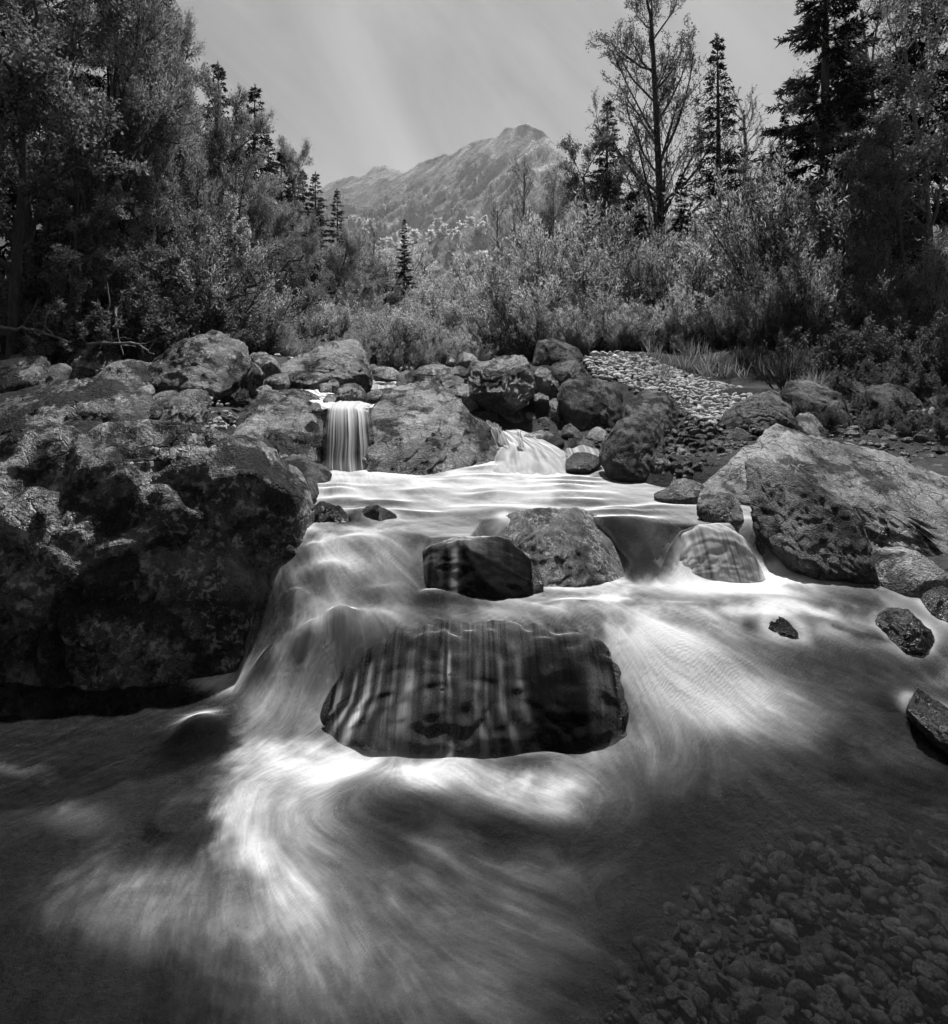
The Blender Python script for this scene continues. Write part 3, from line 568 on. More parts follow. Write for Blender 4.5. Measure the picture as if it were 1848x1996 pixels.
rock('boulder', 'pointed dark mossy boulder in front of the pale flat boulder', [(1560 + (x - 1560) * .87, 1030 + (y - 1030) * .90) for x, y in E((945,890),(960,800),(1000,740),(1050,680),(1100,660),(1140,665),(1180,700),(1250,740),(1330,790),(1400,830),(1440,880),(1468,940),(1470,1020),(1430,1090),(1300,1110),(1180,1105),(1050,1075),(1000,1010),(960,950))], 'dark', d=4.78, ty=.42, n=6, seed=63, lean=.65, facets=9, rough=.06, ledge=.06)
rock('boulder', 'long dark mossy ridge of rock behind the pale flat boulder', E((840,580),(860,510),(920,460),(1000,420),(1090,375),(1150,360),(1195,370),(1215,430),(1205,510),(1150,540),(1050,560),(940,590)), 'dark', d=8.2, ty=.5, seed=65, n=6, lean=.4)
rock('boulder', 'dark domed boulder under the right bank bushes', E((1130,390),(1180,330),(1220,290),(1270,268),(1310,285),(1340,340),(1390,390),(1430,470),(1435,540),(1370,570),(1250,560),(1150,530)), 'dark', d=8.4, ty=.6, seed=66, n=6, lean=.4)
sm2 = [
 ('rock','dark ribbed rock at the left end of the pale flat boulder',E((880,620),(890,570),(930,530),(960,522),(992,545),(985,590),(930,640)),'dark',7.4),
 ('rock','rock with a pale top behind the pale flat boulder',E((1195,560),(1205,490),(1235,455),(1275,452),(1295,500),(1312,570),(1250,590)),'grey',7.4),
 ('rock','rounded dark rock on the crest of the pale flat boulder',E((1490,620),(1510,570),(1560,540),(1620,535),(1670,560),(1700,620),(1722,670),(1640,690),(1540,660)),'dark',6.9),
 ('rock','shaded dark boulder on the right bank beside the domed boulder',E((1350,410),(1370,350),(1420,335),(1490,345),(1510,400),(1490,460),(1400,470)),'dark',9.0),
 ('rock','large shaded slab on the right bank',E((1520,400),(1540,345),(1620,330),(1690,350),(1740,420),(1750,500),(1650,520),(1560,480)),'dark',8.6),
 ('rock','shaded rock at the far right bank near the bushes',E((1640,350),(1660,310),(1720,305),(1760,340),(1755,390),(1680,400)),'dark',9.4),
 ('rock','pale rounded stone in the shade of the right bank',E((1730,390),(1745,355),(1775,350),(1795,375),(1785,405),(1750,410)),'grey',8.8),
 ('rock','small pale stone at the right bank edge',E((1785,355),(1800,328),(1822,330),(1832,355),(1815,372)),'pale',8.9),
 ('rock','round shaded stone at the right bank edge',E((1775,430),(1790,390),(1820,385),(1842,420),(1830,455),(1795,460)),'dark',8.4),
 ('rock','dark rock half hidden by bushes at the right edge',E((1780,270),(1800,235),(1850,232),(1890,260),(1880,300),(1800,310)),'dark',9.8),
 ('rock','low dark rock at the right edge behind the pale flat boulder',E((1760,700),(1790,670),(1840,660),(1890,690),(1880,740),(1800,745)),'dark',6.3),
 ('rock','grey shaded rock in the hollow behind the pale flat boulder',E((1390,560),(1410,515),(1450,508),(1490,540),(1500,590),(1430,600)),'dark',7.6),
 # left bank
 ('rock','blocky boulder at the left frame edge on the far bank',A((-120,340),(30,318),(110,300),(175,300),(215,335),(240,400),(252,455),(180,500),(60,510),(-120,510)),'grey',8.7),
 ('rock','mossy low rock behind the blocky left boulder',A((20,320),(30,290),(80,276),(125,290),(140,330),(80,345)),'dark',9.6),
 ('rock','dark rounded rock between two left bank boulders',A((243,420),(270,350),(320,338),(370,360),(410,400),(428,430),(380,470),(280,470)),'dark',8.9),
 ('boulder','grey boulder in the shade of the left bank',A((350,330),(352,285),(385,250),(450,240),(540,225),(600,245),(640,290),(638,345),(570,395),(500,430),(430,425),(380,370)),'lichen',9.6),
 ('boulder','slanting pale-topped boulder left of the tall ridge boulder',A((518,455),(545,390),(600,330),(640,310),(720,320),(800,325),(855,350),(865,430),(845,480),(760,495),(690,520),(600,500),(540,480)),'strata',8.6),
 ('boulder','tall ridged boulder on the left bank under the trees',A((853,420),(868,330),(920,275),(960,235),(1040,180),(1090,155),(1140,142),(1180,150),(1230,195),(1300,220),(1340,270),(1372,330),(1368,390),(1335,450),(1280,520),(1240,560),(1150,550),(1050,540),(940,540),(870,510)),'lichen',8.9),
 ('rock','smooth rock against the right side of the tall ridged boulder',A((1345,340),(1400,330),(1440,365),(1472,400),(1465,455),(1420,500),(1360,490)),'grey',9.2),
 ('rock','sloping light rock right of the tall ridged boulder',A((1362,330),(1400,278),(1440,264),(1480,285),(1520,315),(1557,370),(1562,405),(1480,420),(1400,390)),'pale',10.0),
 ('rock','bright flat-faced rock at the side stream',A((1460,450),(1490,405),(1560,390),(1590,400),(1614,455),(1580,495),(1500,500)),'pale',9.3),
 ('rock','grey stone below the bright flat-faced rock',A((1408,515),(1430,470),(1480,455),(1515,470),(1532,515),(1490,540),(1430,540)),'grey',8.8),
 ('rock','small stone tucked under the tall ridged boulder',A((1305,540),(1320,490),(1350,476),(1382,490),(1385,540),(1340,560)),'grey',8.4),
 ('boulder','long low mossy boulder behind the huge boulder',A((-160,560),(60,490),(180,455),(300,450),(400,430),(520,430),(560,470),(680,490),(760,520),(805,590),(805,660),(740,690),(600,720),(430,750),(250,770),(0,800),(-160,800)),'lichen',6.5),
 ('rock','small craggy rock at the end of the long low boulder',A((798,620),(820,560),(860,545),(892,570),(898,620),(870,670),(815,675)),'grey',6.9),
 ('rock','low rock behind the craggy small rock',A((825,570),(850,510),(900,490),(950,484),(982,500),(975,550),(900,580)),'grey',7.6),
 ('boulder','rounded boulder with a bright edge behind the huge boulder',A((872,660),(900,580),(950,530),(1000,495),(1070,487),(1115,500),(1142,550),(1142,630),(1125,700),(1080,740),(1000,730),(900,710)),'grey',7.0),
 ('rock','pale stone under the slanting pale-topped boulder',A((760,500),(780,460),(820,450),(858,475),(860,510),(800,525)),'pale',8.0),
]
for i, (nm, lb, pl, mt, d) in enumerate(sm2):
    w = max(x for x, y in pl) - min(x for x, y in pl)
    rock(nm, lb, pl, mt, d=d, seed=300 + i * 11, n=6 if w > 240 else (5 if w > 55 else 4), facets=11, rough=.055, lean=.45, strata=(.4,.1,.9) if mt in ('strata','lichen') else None, strata_amp=.04, ty=(0.62 if 'long low' in lb else None))

# --- loose stones: a few shared shapes, each stone its own object
PEB = []
for s in range(12):
    V, Fc = ico(3); rg = np.random.RandomState(900 + s)
    g = V * rg.uniform([.8,.62,.5], [1.15,.95,.75]); 
    for i in range(9):
        nrm = rg.normal(size=3); nrm /= np.linalg.norm(nrm); dd = g @ nrm; h = np.quantile(dd, rg.uniform(.74,.93)); g = g - nrm * (np.clip(dd - h, 0, None) * .9)[:,None]
    g = g * (1 + .10 * fbm(V, 1.6, 2, s))[:,None]
    PEB.append((mesh_np('stone', g, Fc, M['stone'], smooth=(s % 3 == 0)), g))
PEBW = []
for me, g in PEB:
    c = me.copy(); c.materials.clear(); c.materials.append(M['pebble']); PEBW.append(c)
PEBD = []
for me, g in PEB:
    c = me.copy(); c.materials.clear(); c.materials.append(M['grey']); PEBD.append(c)
rg = random.Random(4)
def stone(name, x, y, z, s, lib, label, group, cat):
    o = bpy.data.objects.new(name, lib[rg.randrange(len(lib))]); COL.objects.link(o)
    o.location = (x, y, z); o.scale = (s * rg.uniform(.8,1.25), s * rg.uniform(.8,1.2), s * rg.uniform(.75,1.1)); o.rotation_euler = (rg.uniform(-.5,.5), rg.uniform(-.5,.5), rg.uniform(0,6.28))
    return tag(o, label, cat, group)
def inpoly(x, y, poly):
    c = False; j = len(poly) - 1
    for i in range(len(poly)):
        (xi, yi), (xj, yj) = poly[i], poly[j]
        if (yi > y) != (yj > y) and x < (xj - xi) * (y - yi) / (yj - yi) + xi: c = not c
        j = i
    return c
def scatter_px(poly, n, smin, tries=60, free=False):
    """spread points over an area of the photo, kept apart; returns world spots on the ground"""
    xs = [a for a, b in poly]; ys = [b for a, b in poly]; pts = []
    for _ in range(n * tries):
        if len(pts) >= n: break
        x, y = rg.uniform(min(xs), max(xs)), rg.uniform(min(ys), max(ys))
        if not inpoly(x, y, poly): continue
        if not free and any((x - a) ** 2 + ((y - b) * 1.6) ** 2 < smin * smin for a, b in pts): continue
        pts.append((x, y))
    return pts
bank = E((270,205),(380,190),(500,200),(600,240),(760,300),(900,335),(1010,360),(1010,400),(930,440),(860,500),(800,520),(720,470),(670,400),(600,355),(500,370),(460,340),(400,310),(310,300))
for (x, y) in scatter_px(bank, 290, 8.0):
    X, Y, Z = onto(x, y, ground)
    stone('gravel_stone', X, Y, Z + .02, min(12, 3.6 + rg.expovariate(1 / 2.6)) * Y / F, [q[0] for q in PEB], 'pale angular stone lying on the sunlit gravel bank', 'loose stones of the gravel bank', 'stone')
V2, F2 = ico(2); gv, gf2, k0 = [], [], 0
_dd = np.geomspace(7, 18, 500)
for (x, y) in scatter_px(bank, 1300, 2.2, 6, True):
    Y = float(_dd[np.argmax(CAMZ - (y - HY) * _dd / F <= ground((x - CX) * _dd / F, _dd))]); X = (x - CX) * Y / F; Z = CAMZ - (y - HY) * Y / F; s = min(9, 2.0 + rg.expovariate(1 / 1.8)) * Y / F
    a = rg.uniform(0, 6.28); rot = np.array([[math.cos(a), -math.sin(a), 0], [math.sin(a), math.cos(a), 0], [0, 0, 1]])
    sc_ = np.array([rg.uniform(.8, 1.3), rg.uniform(.6, 1.0), rg.uniform(.5, .8)]); jit_ = 1 + .22 * np.array([rg.uniform(-1, 1) for _ in range(len(V2))])
    gv.append((V2 * jit_[:,None] * sc_ * s) @ rot.T + np.array([X, Y, Z + .01])); gf2.append(F2 + k0); k0 += len(V2)
tag(obj('gravel', mesh_np('gravel', np.concatenate(gv), np.concatenate(gf2), M['stone'], smooth=False)), 'small gravel between the stones of the bank', 'gravel', kind='stuff')
def rubble(name, label, polys, n, lo, mean, hi, mat, near_=4.5):
    gv, gf2, k0 = [], [], 0; dd = np.geomspace(near_, 16, 500)
    for poly in polys:
        for (x, y) in scatter_px(poly, n, 1, 8, True):
            hh_ = CAMZ - (y - HY) * dd / F <= ground((x - CX) * dd / F, dd)
            if not hh_.any(): continue
            Y = float(dd[np.argmax(hh_)]); X = (x - CX) * Y / F; Z = CAMZ - (y - HY) * Y / F; s = min(hi, lo + rg.expovariate(1 / mean)) * Y / F
            a = rg.uniform(0, 6.28); rot = np.array([[math.cos(a), -math.sin(a), 0], [math.sin(a), math.cos(a), 0], [0, 0, 1]])
            sc_ = np.array([rg.uniform(.8, 1.4), rg.uniform(.6, 1.0), rg.uniform(.5, .8)]); jit_ = 1 + .22 * np.array([rg.uniform(-1, 1) for _ in range(len(V2))])
            gv.append((V2 * jit_[:,None] * sc_ * s) @ rot.T + np.array([X, Y, Z])); gf2.append(F2 + k0); k0 += len(V2)
    return tag(obj(name, mesh_np(name, np.concatenate(gv), np.concatenate(gf2), M[mat], smooth=False)), label, 'rubble', kind='stuff')
rubble('rubble', 'small broken stones covering the soil of the right bank', [[(1180,850),(1300,800),(1400,800),(1500,830),(1380,930),(1250,940)], [(1440,800),(1560,760),(1848,730),(1870,960),(1700,880),(1560,840)]], 650, 2.2, 2.6, 13, 'grey')
rubble('rubble', 'small broken stones between the left bank boulders', [[(0,690),(250,690),(520,740),(560,790),(300,800),(0,790)]], 450, 2.2, 2.6, 12, 'grey')
heap = E((630,500),(690,470),(760,480),(850,540),(880,610),(860,640),(760,700),(690,735),(630,730),(560,720),(620,620))
for (x, y) in scatter_px(heap, 60, 16.0):
    X, Y, Z = onto(x, y, ground)
    stone('stone', X, Y, Z + .03, rg.uniform(9, 17) * Y / F, PEBD, 'grey stone in the heap between the wet boulder and the pale flat boulder', 'stones heaped below the gravel bank', 'stone')
gap = A((1140,510),(1200,500),(1300,560),(1310,600),(1200,620),(1130,640))
for (x, y) in scatter_px(gap, 48, 4.5):
    d = 7.7; X, Y, Z = pz(x, y, d + rg.uniform(-.3, .5))
    stone('stone', X, Y, ground(X, Y) + .12, rg.uniform(4, 8) * Y / F, [q[0] for q in PEB], 'small pale stone in the pocket above the undercut boulder', 'small stones above the undercut boulder', 'stone')
shore = [(500,690),(560,735),(700,730),(780,720),(900,715),(1060,700),(1060,680),(900,690),(720,700)]
for (x, y) in scatter_px(shore, 60, 9.0):
    X, Y, Z = onto(x, y, ground)
    if Y < 40: stone('stone', X, min(Y, 17), float(ground(X, min(Y, 17))) + .03, rg.uniform(5, 13) * min(Y, 17) / F, [q[0] for q in PEB], 'pale stone on the far shore in front of the willows', 'stones along the far shore', 'stone')
foot = E((0,600),(60,520),(180,500),(420,540),(470,600),(360,640),(200,600))
for (x, y) in scatter_px(foot, 26, 12.0):
    X, Y, Z = onto(x, y, ground)
    stone('stone', X, Y, Z + .02, rg.uniform(6, 12) * Y / F, PEBD, 'small stone at the foot of the rock pile by the inflow', 'stones at the foot of the rock pile', 'stone')
rb = [(1480,790),(1600,760),(1848,740),(1860,900),(1780,870),(1650,835)]
for (x, y) in scatter_px(rb, 70, 12.0):
    X, Y, Z = onto(x, y, ground)
    stone('stone', X, Y, Z + .02, min(26, 4 + rg.expovariate(1 / 6)) * Y / F, PEBD, 'shaded stone on the dark right bank', 'shaded stones of the right bank', 'stone')
lb = [(0,680),(120,650),(300,650),(300,720),(150,740),(0,730)]
for (x, y) in scatter_px(lb, 30, 15.0):
    X, Y, Z = onto(x, y, ground)
    stone('stone', X, Y, Z + .02, rg.uniform(6, 14) * Y / F, PEBD, 'dark stone among litter on the shaded left bank', 'stones on the shaded left bank', 'stone')
rubble('bed_gravel', 'small dark gravel on the stream bed under clear water', [[(1150,2050),(1230,1860),(1330,1740),(1440,1660),(1600,1620),(1880,1600),(1900,2080)]], 700, 4, 5, 20, 'pebble', 1.2)
# pebbles on the bed, seen through the clear water in the lower right
bed = [(1230,1996),(1260,1880),(1330,1760),(1420,1680),(1560,1640),(1720,1640),(1870,1660),(1880,2050),(1200,2050)]
def under(x, y):
    return onto(x, y, ground)
for (x, y) in scatter_px(bed, 190, 20.0):
    X, Y, Z = under(x, y)
    o = stone('pebble', X, Y, Z + .01, min(34, 9 + rg.expovariate(1 / 8)) * Y / F, PEBW, 'rounded pebble on the stream bed under clear water', 'pebbles on the stream bed at lower right', 'pebble')
# ------------------------------------------------------------------ the stream surface: foam collars where rocks break it, then the mesh
col_ = np.zeros(WXg.shape)
for lb_, (rv, rf, ro) in ROCKS.items():
    mk = (rv[:,1] > 1.6) & (rv[:,1] < 7.3); q = rv[mk]
    if not len(q): continue
    q = q[np.abs(q[:,2] - water(q[:,0], q[:,1])) < 0.035]
    if not len(q): continue
    ri = np.clip(np.searchsorted(Yr, q[:,1]), 0, NR - 1); ci = np.clip(np.rint((q[:,0] / (0.80 * q[:,1] + 0.60) + 1) / 2 * (NC - 1)), 0, NC - 1).astype(int)
    col_[ri, ci] = 1
col_ = np.clip(blur(col_, 9) * 2.2, 0, 1) * 0.6 + np.clip(blur(col_, 40) * 2.5, 0, 1) * 0.5
foam = np.clip(foam + 0.24 * col_ * np.clip(1 + .6 * cloud + .35 * L4, 0, 2.2) * sstep(-1.9, -1.2, WXg), 0, .96)
# only where there is stream, not under the banks
gf = grid_faces(NR, NC)
keep = (wz.ravel() > ground(WXg, WYg).ravel() - 0.12)[gf].any(1) & (np.interp(WYg, [1, 3, 4.4, 5, 6.2, 7.4], [9, 4.2, 3.3, 2.5, 2.1, 1.9]).ravel() > WXg.ravel())[gf].all(1)
gf = gf[keep]; used = np.unique(gf); rem = np.full(len(verts), -1); rem[used] = np.arange(len(used))
streak = (0.35 * L1 + 0.4 * L2 + 0.5 * L4).ravel()
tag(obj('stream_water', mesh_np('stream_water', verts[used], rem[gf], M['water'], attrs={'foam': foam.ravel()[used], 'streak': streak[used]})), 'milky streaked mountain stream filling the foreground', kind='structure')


# ------------------------------------------------------------------ falling water
def bvh_of(label):
    v, f, o = ROCKS[label]; return BVHTree.FromPolygons([tuple(a) for a in v], [tuple(int(i) for i in a) for a in f])
def veil(name, label, bvh, xs, y_back, zb_fn, foam_fn, nu=220, ntop=40, nfall=70, cat='cascade', lift=.012, drift=0.0, throw=.05):
    """a skin of water that slides over a rock and drops off its front edge; foam_fn(u, s, v): whiteness, s 0..1 on top, v 0..1 down the fall"""
    U_ = np.linspace(0, 1, nu); V = np.zeros((ntop + nfall, nu, 3)); last = None
    cols = []
    for i, u in enumerate(U_):
        X = xs[0] + (xs[1] - xs[0]) * u; pts = []
        yb = y_back(u) if callable(y_back) else y_back
        yf = None; zt = None
        for y in np.linspace(yb, yb - 1.2, 90):
            h = bvh.ray_cast(Vector((X, y, 3)), Vector((0, 0, -1)))
            if h[0] is None:
                if pts: break
                continue
            if len(pts) > 10 and h[0].z + lift < pts[-5][2] - 0.05: break
            pts.append((X, y, h[0].z + lift))
        cols.append(pts)
    ok = [c for c in cols if len(c) > 2]
    for i in range(nu):
        if len(cols[i]) <= 2: cols[i] = None
    idx = [i for i in range(nu) if cols[i]]
    fo = np.zeros((ntop + nfall, nu)); 
    lipY = np.interp(range(nu), idx, [cols[i][-1][1] for i in idx]); lipZ = np.interp(range(nu), idx, [cols[i][-1][2] for i in idx])
    kw = 41; lipS = np.convolve(np.pad(lipY, kw // 2, mode='edge'), np.ones(kw) / kw, 'valid')
    lipS = np.convolve(np.pad(lipS, kw // 2, mode='edge'), np.ones(kw) / kw, 'valid')
    for i, u in enumerate(U_):
        X = xs[0] + (xs[1] - xs[0]) * u; yb = y_back(u) if callable(y_back) else y_back
        ys = np.linspace(yb, lipS[i], ntop); zz_ = np.full(ntop, np.nan)
        for k, y in enumerate(ys):
            h = bvh.ray_cast(Vector((X, y, 3)), Vector((0, 0, -1)))
            if h[0] is not None: zz_[k] = h[0].z + lift
        g_ = np.where(~np.isnan(zz_))[0]
        zz_ = np.interp(range(ntop), g_, zz_[g_]) if len(g_) else np.full(ntop, lipZ[i])
        top = np.stack([np.full(ntop, X), ys, zz_], 1)
        V[:ntop, i] = top
        y0, z0 = top[-1,1], top[-1,2]; zb = zb_fn(X)
        out = 0
        for k in range(nfall):
            f = (k + 1) / nfall; z = z0 + (zb - z0) * f; y = y0 - throw * f ** .5
            h = bvh.ray_cast(Vector((X, y0 - 1.5, z)), Vector((0, 1, 0)))
            if h[0] is not None: y = min(y, h[0].y - .012)
            out = max(out, 0)
            V[ntop + k, i] = (X + drift * (u - .5) * f, y, z)
    for _ in range(14):
        V[1:,1:-1,1:] = (V[1:,:-2,1:] + V[1:,2:,1:] + 2 * V[1:,1:-1,1:]) / 4
    for _ in range(3):
        V[1:-1,1:-1] = (V[1:-1,:-2] + V[1:-1,2:] + V[:-2,1:-1] + V[2:,1:-1] + 2 * V[1:-1,1:-1]) / 6
    uu = np.tile(U_, ntop + nfall).reshape(ntop + nfall, nu)
    s = np.concatenate([np.linspace(0, 1, ntop), np.ones(nfall)])[:,None] + 0 * uu; v = np.concatenate([np.zeros(ntop), np.linspace(0, 1, nfall)])[:,None] + 0 * uu
    f_, st = foam_fn(uu, s, v)
    o = obj(name, mesh_np(name, V.reshape(-1, 3), grid_faces(ntop + nfall, nu)[:,::-1], M['sheet'], attrs={'foam': np.clip(f_, 0, 1).ravel(), 'streak': st.ravel()}))
    return tag(o, label, cat)
def streaks(u, v, f, seed, k=0.5):
    a = fbm(P3(u * f, v * k), 1.0, 3, seed).reshape(u.shape); b = fbm(P3(u * f * 3.3, v * k * 1.5), 1.0, 2, seed + 7).reshape(u.shape)
    return a + .6 * b
b1 = bvh_of('broad dark boulder in the stream veiled by thin falling water')
def pxu(px): return (px - 640) / (1200 - 640)
STR = [(690,6,.25,0,1),(770,8,.2,0,1),(1010,10,.12,0,1),(1060,6,.12,0,1),(655,10,.55,.0,.95),(718,9,.50,.0,.55),(742,7,.30,.10,.6),(800,16,.30,.0,.9),(835,13,.22,.0,.9),(862,9,.24,.1,1.),(878,5,.42,.0,1.),(905,12,.20,.1,.9),(930,8,.30,.1,.9),(948,5,.34,.15,.9),(975,8,.16,.0,.7),(1150,22,.16,.0,1.),(1180,18,.30,.0,1.)]
def f1(u, s, v):
    st = .5 * streaks(u + .10 * v * (u - .5), v, 26, 51, .3) + .8 * streaks(u + .10 * v * (u - .5), v, 90, 57, .5)
    top = (.07 + .07 * st) * (1 - .75 * sstep(.45, 1.0, s)) * (1 - .6 * sstep(.62, .80, u) * sstep(.25, .6, s))
    fall = np.zeros_like(u); uw = u - .16 * (u - .42) * v + .016 * fbm(P3(u * 5, v * 2.5), 1.0, 2, 83).reshape(u.shape)
    for n_, (px, w, a, v0, v1) in enumerate(STR):
        a = a * (1.25, .35, .8, .25, 1.0)[n_ % 5]; c = pxu(px); w_ = .62 * w / 560 * (1 + .6 * v); fall += a * np.exp(-((uw - c) / w_) ** 2) * (1 - .6 * sstep(.3, 1.1, v))
    fall *= 1.45 * (.9 + .45 * st) * np.clip(.75 + 1.1 * fbm(P3(u * 7, v * 2.2), 1.0, 3, 77).reshape(u.shape), .1, 1.6); fall += .045 + .02 * st + .34 * sstep(.78, 1.0, v) ** 2
    fall *= 1 - .75 * sstep(.66, .70, u) * (1 - sstep(.86, .90, u)) * (1 - .5 * sstep(.85, 1, v))
    on = sstep(.72, 1.0, s)
    edge = sstep(0, .03, u) * sstep(1, .97, u)
    return (top * (1 - on) + (fall + top * .0) * on) * edge, st
x0 = (645 - CX) * 3.45 / F; x1 = (1198 - CX) * 3.45 / F
veil('cascade', 'thin strands of water falling over the broad dark boulder', b1, (x0, x1), 3.86, lambda X: -.02, f1, nu=260, drift=.06)
b2 = bvh_of('smooth rock under the fan-shaped overflow beside the pointed boulder')
def f2(u, s, v):
    st = streaks(u, v, 13, 71, .3); on = sstep(.9, 1, s)
    f = .50 + .34 * st + .25 * on * np.clip(st, -.3, 1) + .25 * sstep(.8, 1, v)
    return np.clip(f, .03, 1) * sstep(0, .05, u) * sstep(1, .93, u), st
veil('cascade', 'fan-shaped overflow of water left of the pointed boulder', b2, ((1300 - CX) * 4.4 / F, (1468 - CX) * 4.4 / F), 4.78, lambda X: .42, f2, nu=160, drift=.12, throw=.10)
b3 = bvh_of('black squared rock with water sliding over its left shoulder')
def f3(u, s, v):
    st = streaks(u, v, 12, 81); on = sstep(.9, 1, s)
    f = (.14 + .14 * st) * (1 - on) * (1 - .9 * sstep(.45, .8, u)) + on * ((.42 + .4 * st) * (1 - sstep(.12, .3, u)) + .45 * np.exp(-((u - .36) / .03) ** 2) * (1 - .5 * v) + .02)
    return f * sstep(0, .04, u) * sstep(1, .96, u), st
veil('cascade', 'water sliding over the left shoulder of the black squared rock', b3, ((800 - CX) * 4.05 / F, (1040 - CX) * 4.05 / F), 4.34, lambda X: .44, f3, nu=140)

def free_fall(name, label, lip, base, foam_fn, nu=120, nv=80, cat='waterfall', back=.35):
    """lip, base: two rows of points (photo units + distance); a sheet of water from one to the other"""
    L = np.array([pz(*q) for q in lip]); B = np.array([pz(*q) for q in base]); t = np.linspace(0, 1, nu)
    li = np.stack([np.interp(t, np.linspace(0, 1, len(L)), L[:,k]) for k in range(3)], 1); bi = np.stack([np.interp(t, np.linspace(0, 1, len(B)), B[:,k]) for k in range(3)], 1)
    li[:,2] += .035 * fbm(P3(t * 4, t * 0 + len(label)), 1.0, 3, 3); nb = 16; V = np.zeros((nv + nb, nu, 3))
    for k in range(nb):
        f = 1 - k / nb; V[k] = li + np.array([0, back * f, .05 * f])
    for k in range(nv):
        f = k / (nv - 1); V[nb + k, :, :2] = li[:,:2] + (bi[:,:2] - li[:,:2]) * (f ** .62); V[nb + k, :, 2] = li[:,2] + (bi[:,2] - li[:,2]) * f ** 1.25
    uu = np.tile(t, nv + nb).reshape(nv + nb, nu); v = np.concatenate([np.zeros(nb), np.linspace(0, 1, nv)])[:,None] + 0 * uu
    f_, st = foam_fn(uu, v); V[:,:,1] -= .05 * st * (v > 0); V[:,:,0] += .025 * fbm(P3(uu * 3, v * 2.5), 1.0, 2, 7).reshape(uu.shape) * v
    return tag(obj(name, mesh_np(name, V.reshape(-1, 3), grid_faces(nv + nb, nu)[:,::-1], M['sheet'], attrs={'foam': np.clip(f_, 0, 1).ravel(), 'streak': st.ravel()})), label, cat)
def f4(u, v):
    st = streaks(u, v, 9, 91, .5)
    return np.clip(.62 + .6 * st + .35 * fbm(P3(u * 3, v * 1.2), 1.0, 2, 5).reshape(u.shape) - .22 * sstep(.15, .5, v) * (1 - sstep(.75, 1, v)) + .25 * sstep(.8, 1, v) + .2 * sstep(.12, 0, v), .05, 1) * (sstep(0, .16, u + .12 * fbm(P3(v * 5, v * 0), 1.0, 2, 8).reshape(u.shape)) * sstep(1, .84, u - .12 * fbm(P3(v * 5, v * 0 + 9), 1.0, 2, 9).reshape(u.shape))), st
free_fall('waterfall', 'white waterfall dropping between the undercut boulder and the slanting boulder', [(640,796,7.4),(660,792,7.4),(690,793,7.4),(718,800,7.4)], [(622,914,6.74),(655,921,6.64),(698,919,6.64),(734,908,6.76)], f4)
free_fall('cascade', 'narrow spill at the right foot of the slanting boulder', [(948,828,7.75),(962,832,7.75),(978,840,7.75)], [(962,866,7.5),(976,868,7.5),(992,868,7.5)], lambda u, v: (np.clip(.3 + .4 * streaks(u, v, 5, 95), .02, 1), streaks(u, v, 5, 95)), nu=30, nv=40, cat='cascade', back=.06)
free_fall('cascade', 'short spill off the ledge by the rock pile', [(1008,850,7.6),(1016,850,7.6)], [(1010,872,7.35),(1022,872,7.35)], lambda u, v: (np.clip(.3 + .4 * streaks(u, v, 4, 97), .02, 1), streaks(u, v, 4, 97)), nu=16, nv=30, cat='cascade', back=.05)
free_fall('cascade', 'curved spill over the rounded rock at the inflow', [(1098,895,6.95),(1115,884,7.0),(1140,882,7.05),(1172,888,7.0)], [(1096,920,6.65),(1112,922,6.6),(1140,922,6.6),(1172,920,6.65)], lambda u, v: (np.clip(.35 + .7 * streaks(u, v, 7, 99), .03, 1), streaks(u, v, 7, 99)), nu=50, nv=40, cat='cascade', back=.2)
free_fall('cascade', 'small cascade in the upper stream behind the waterfall', [(722,748,11.6),(750,746,11.6),(782,748,11.6)], [(720,768,11.0),(750,770,11.0),(784,768,11.0)], lambda u, v: (np.clip(.6 + .5 * streaks(u, v, 7, 88), .05, 1), streaks(u, v, 7, 88)), nu=40, nv=30, cat='cascade')
# ------------------------------------------------------------------ vegetation
def leaf_mat(name, lo, hi, trans=0.45, nscale=0.6):
    m = NT(name)
    isl = m.n('ShaderNodeNewGeometry').outputs['Random Per Island']
    rnd = m.n('ShaderNodeObjectInfo').outputs['Random']
    co = m.n('ShaderNodeTexCoord').outputs['Object']
    v = m.math('MULTIPLY', m.mr(isl, 0, 1, lo, hi), m.mr(m.noise(co, nscale, 1), 0.35, 0.65, 0.7, 1.3))
    v = m.math('MULTIPLY', v, m.mr(rnd, 0, 1, 0.8, 1.2))
    d = m.n('ShaderNodeBsdfDiffuse', {'Color': v}).outputs[0]
    t = m.n('ShaderNodeBsdfTranslucent', {'Color': m.math('MULTIPLY', v, 1.25)}).outputs[0]
    return m.done(m.n('ShaderNodeMixShader', {0: trans, 1: d, 2: t}).outputs[0])
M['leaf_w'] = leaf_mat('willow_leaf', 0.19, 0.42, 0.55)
M['leaf_s'] = leaf_mat('shade_painted_willow_leaf', 0.13, 0.32, 0.55)  # darker willow copy; the left wood's shade is put into its colour
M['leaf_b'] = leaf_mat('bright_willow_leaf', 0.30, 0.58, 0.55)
M['leaf_d'] = leaf_mat('alder_leaf', 0.08, 0.22, 0.5)
M['leaf_a'] = leaf_mat('autumn_leaf', 0.42, 0.75, 0.6)
M['needle'] = leaf_mat('spruce_needle', 0.018, 0.05, 0.2)
M['needle_p'] = leaf_mat('larch_needle', 0.16, 0.34, 0.4)
m = NT('bark'); co = m.n('ShaderNodeTexCoord').outputs['Object']
nb_ = m.noise(m.n('ShaderNodeMapping', {'Vector': co, 'Scale': (6, 6, 1.2)}).outputs[0], 3, 6, 0.7)
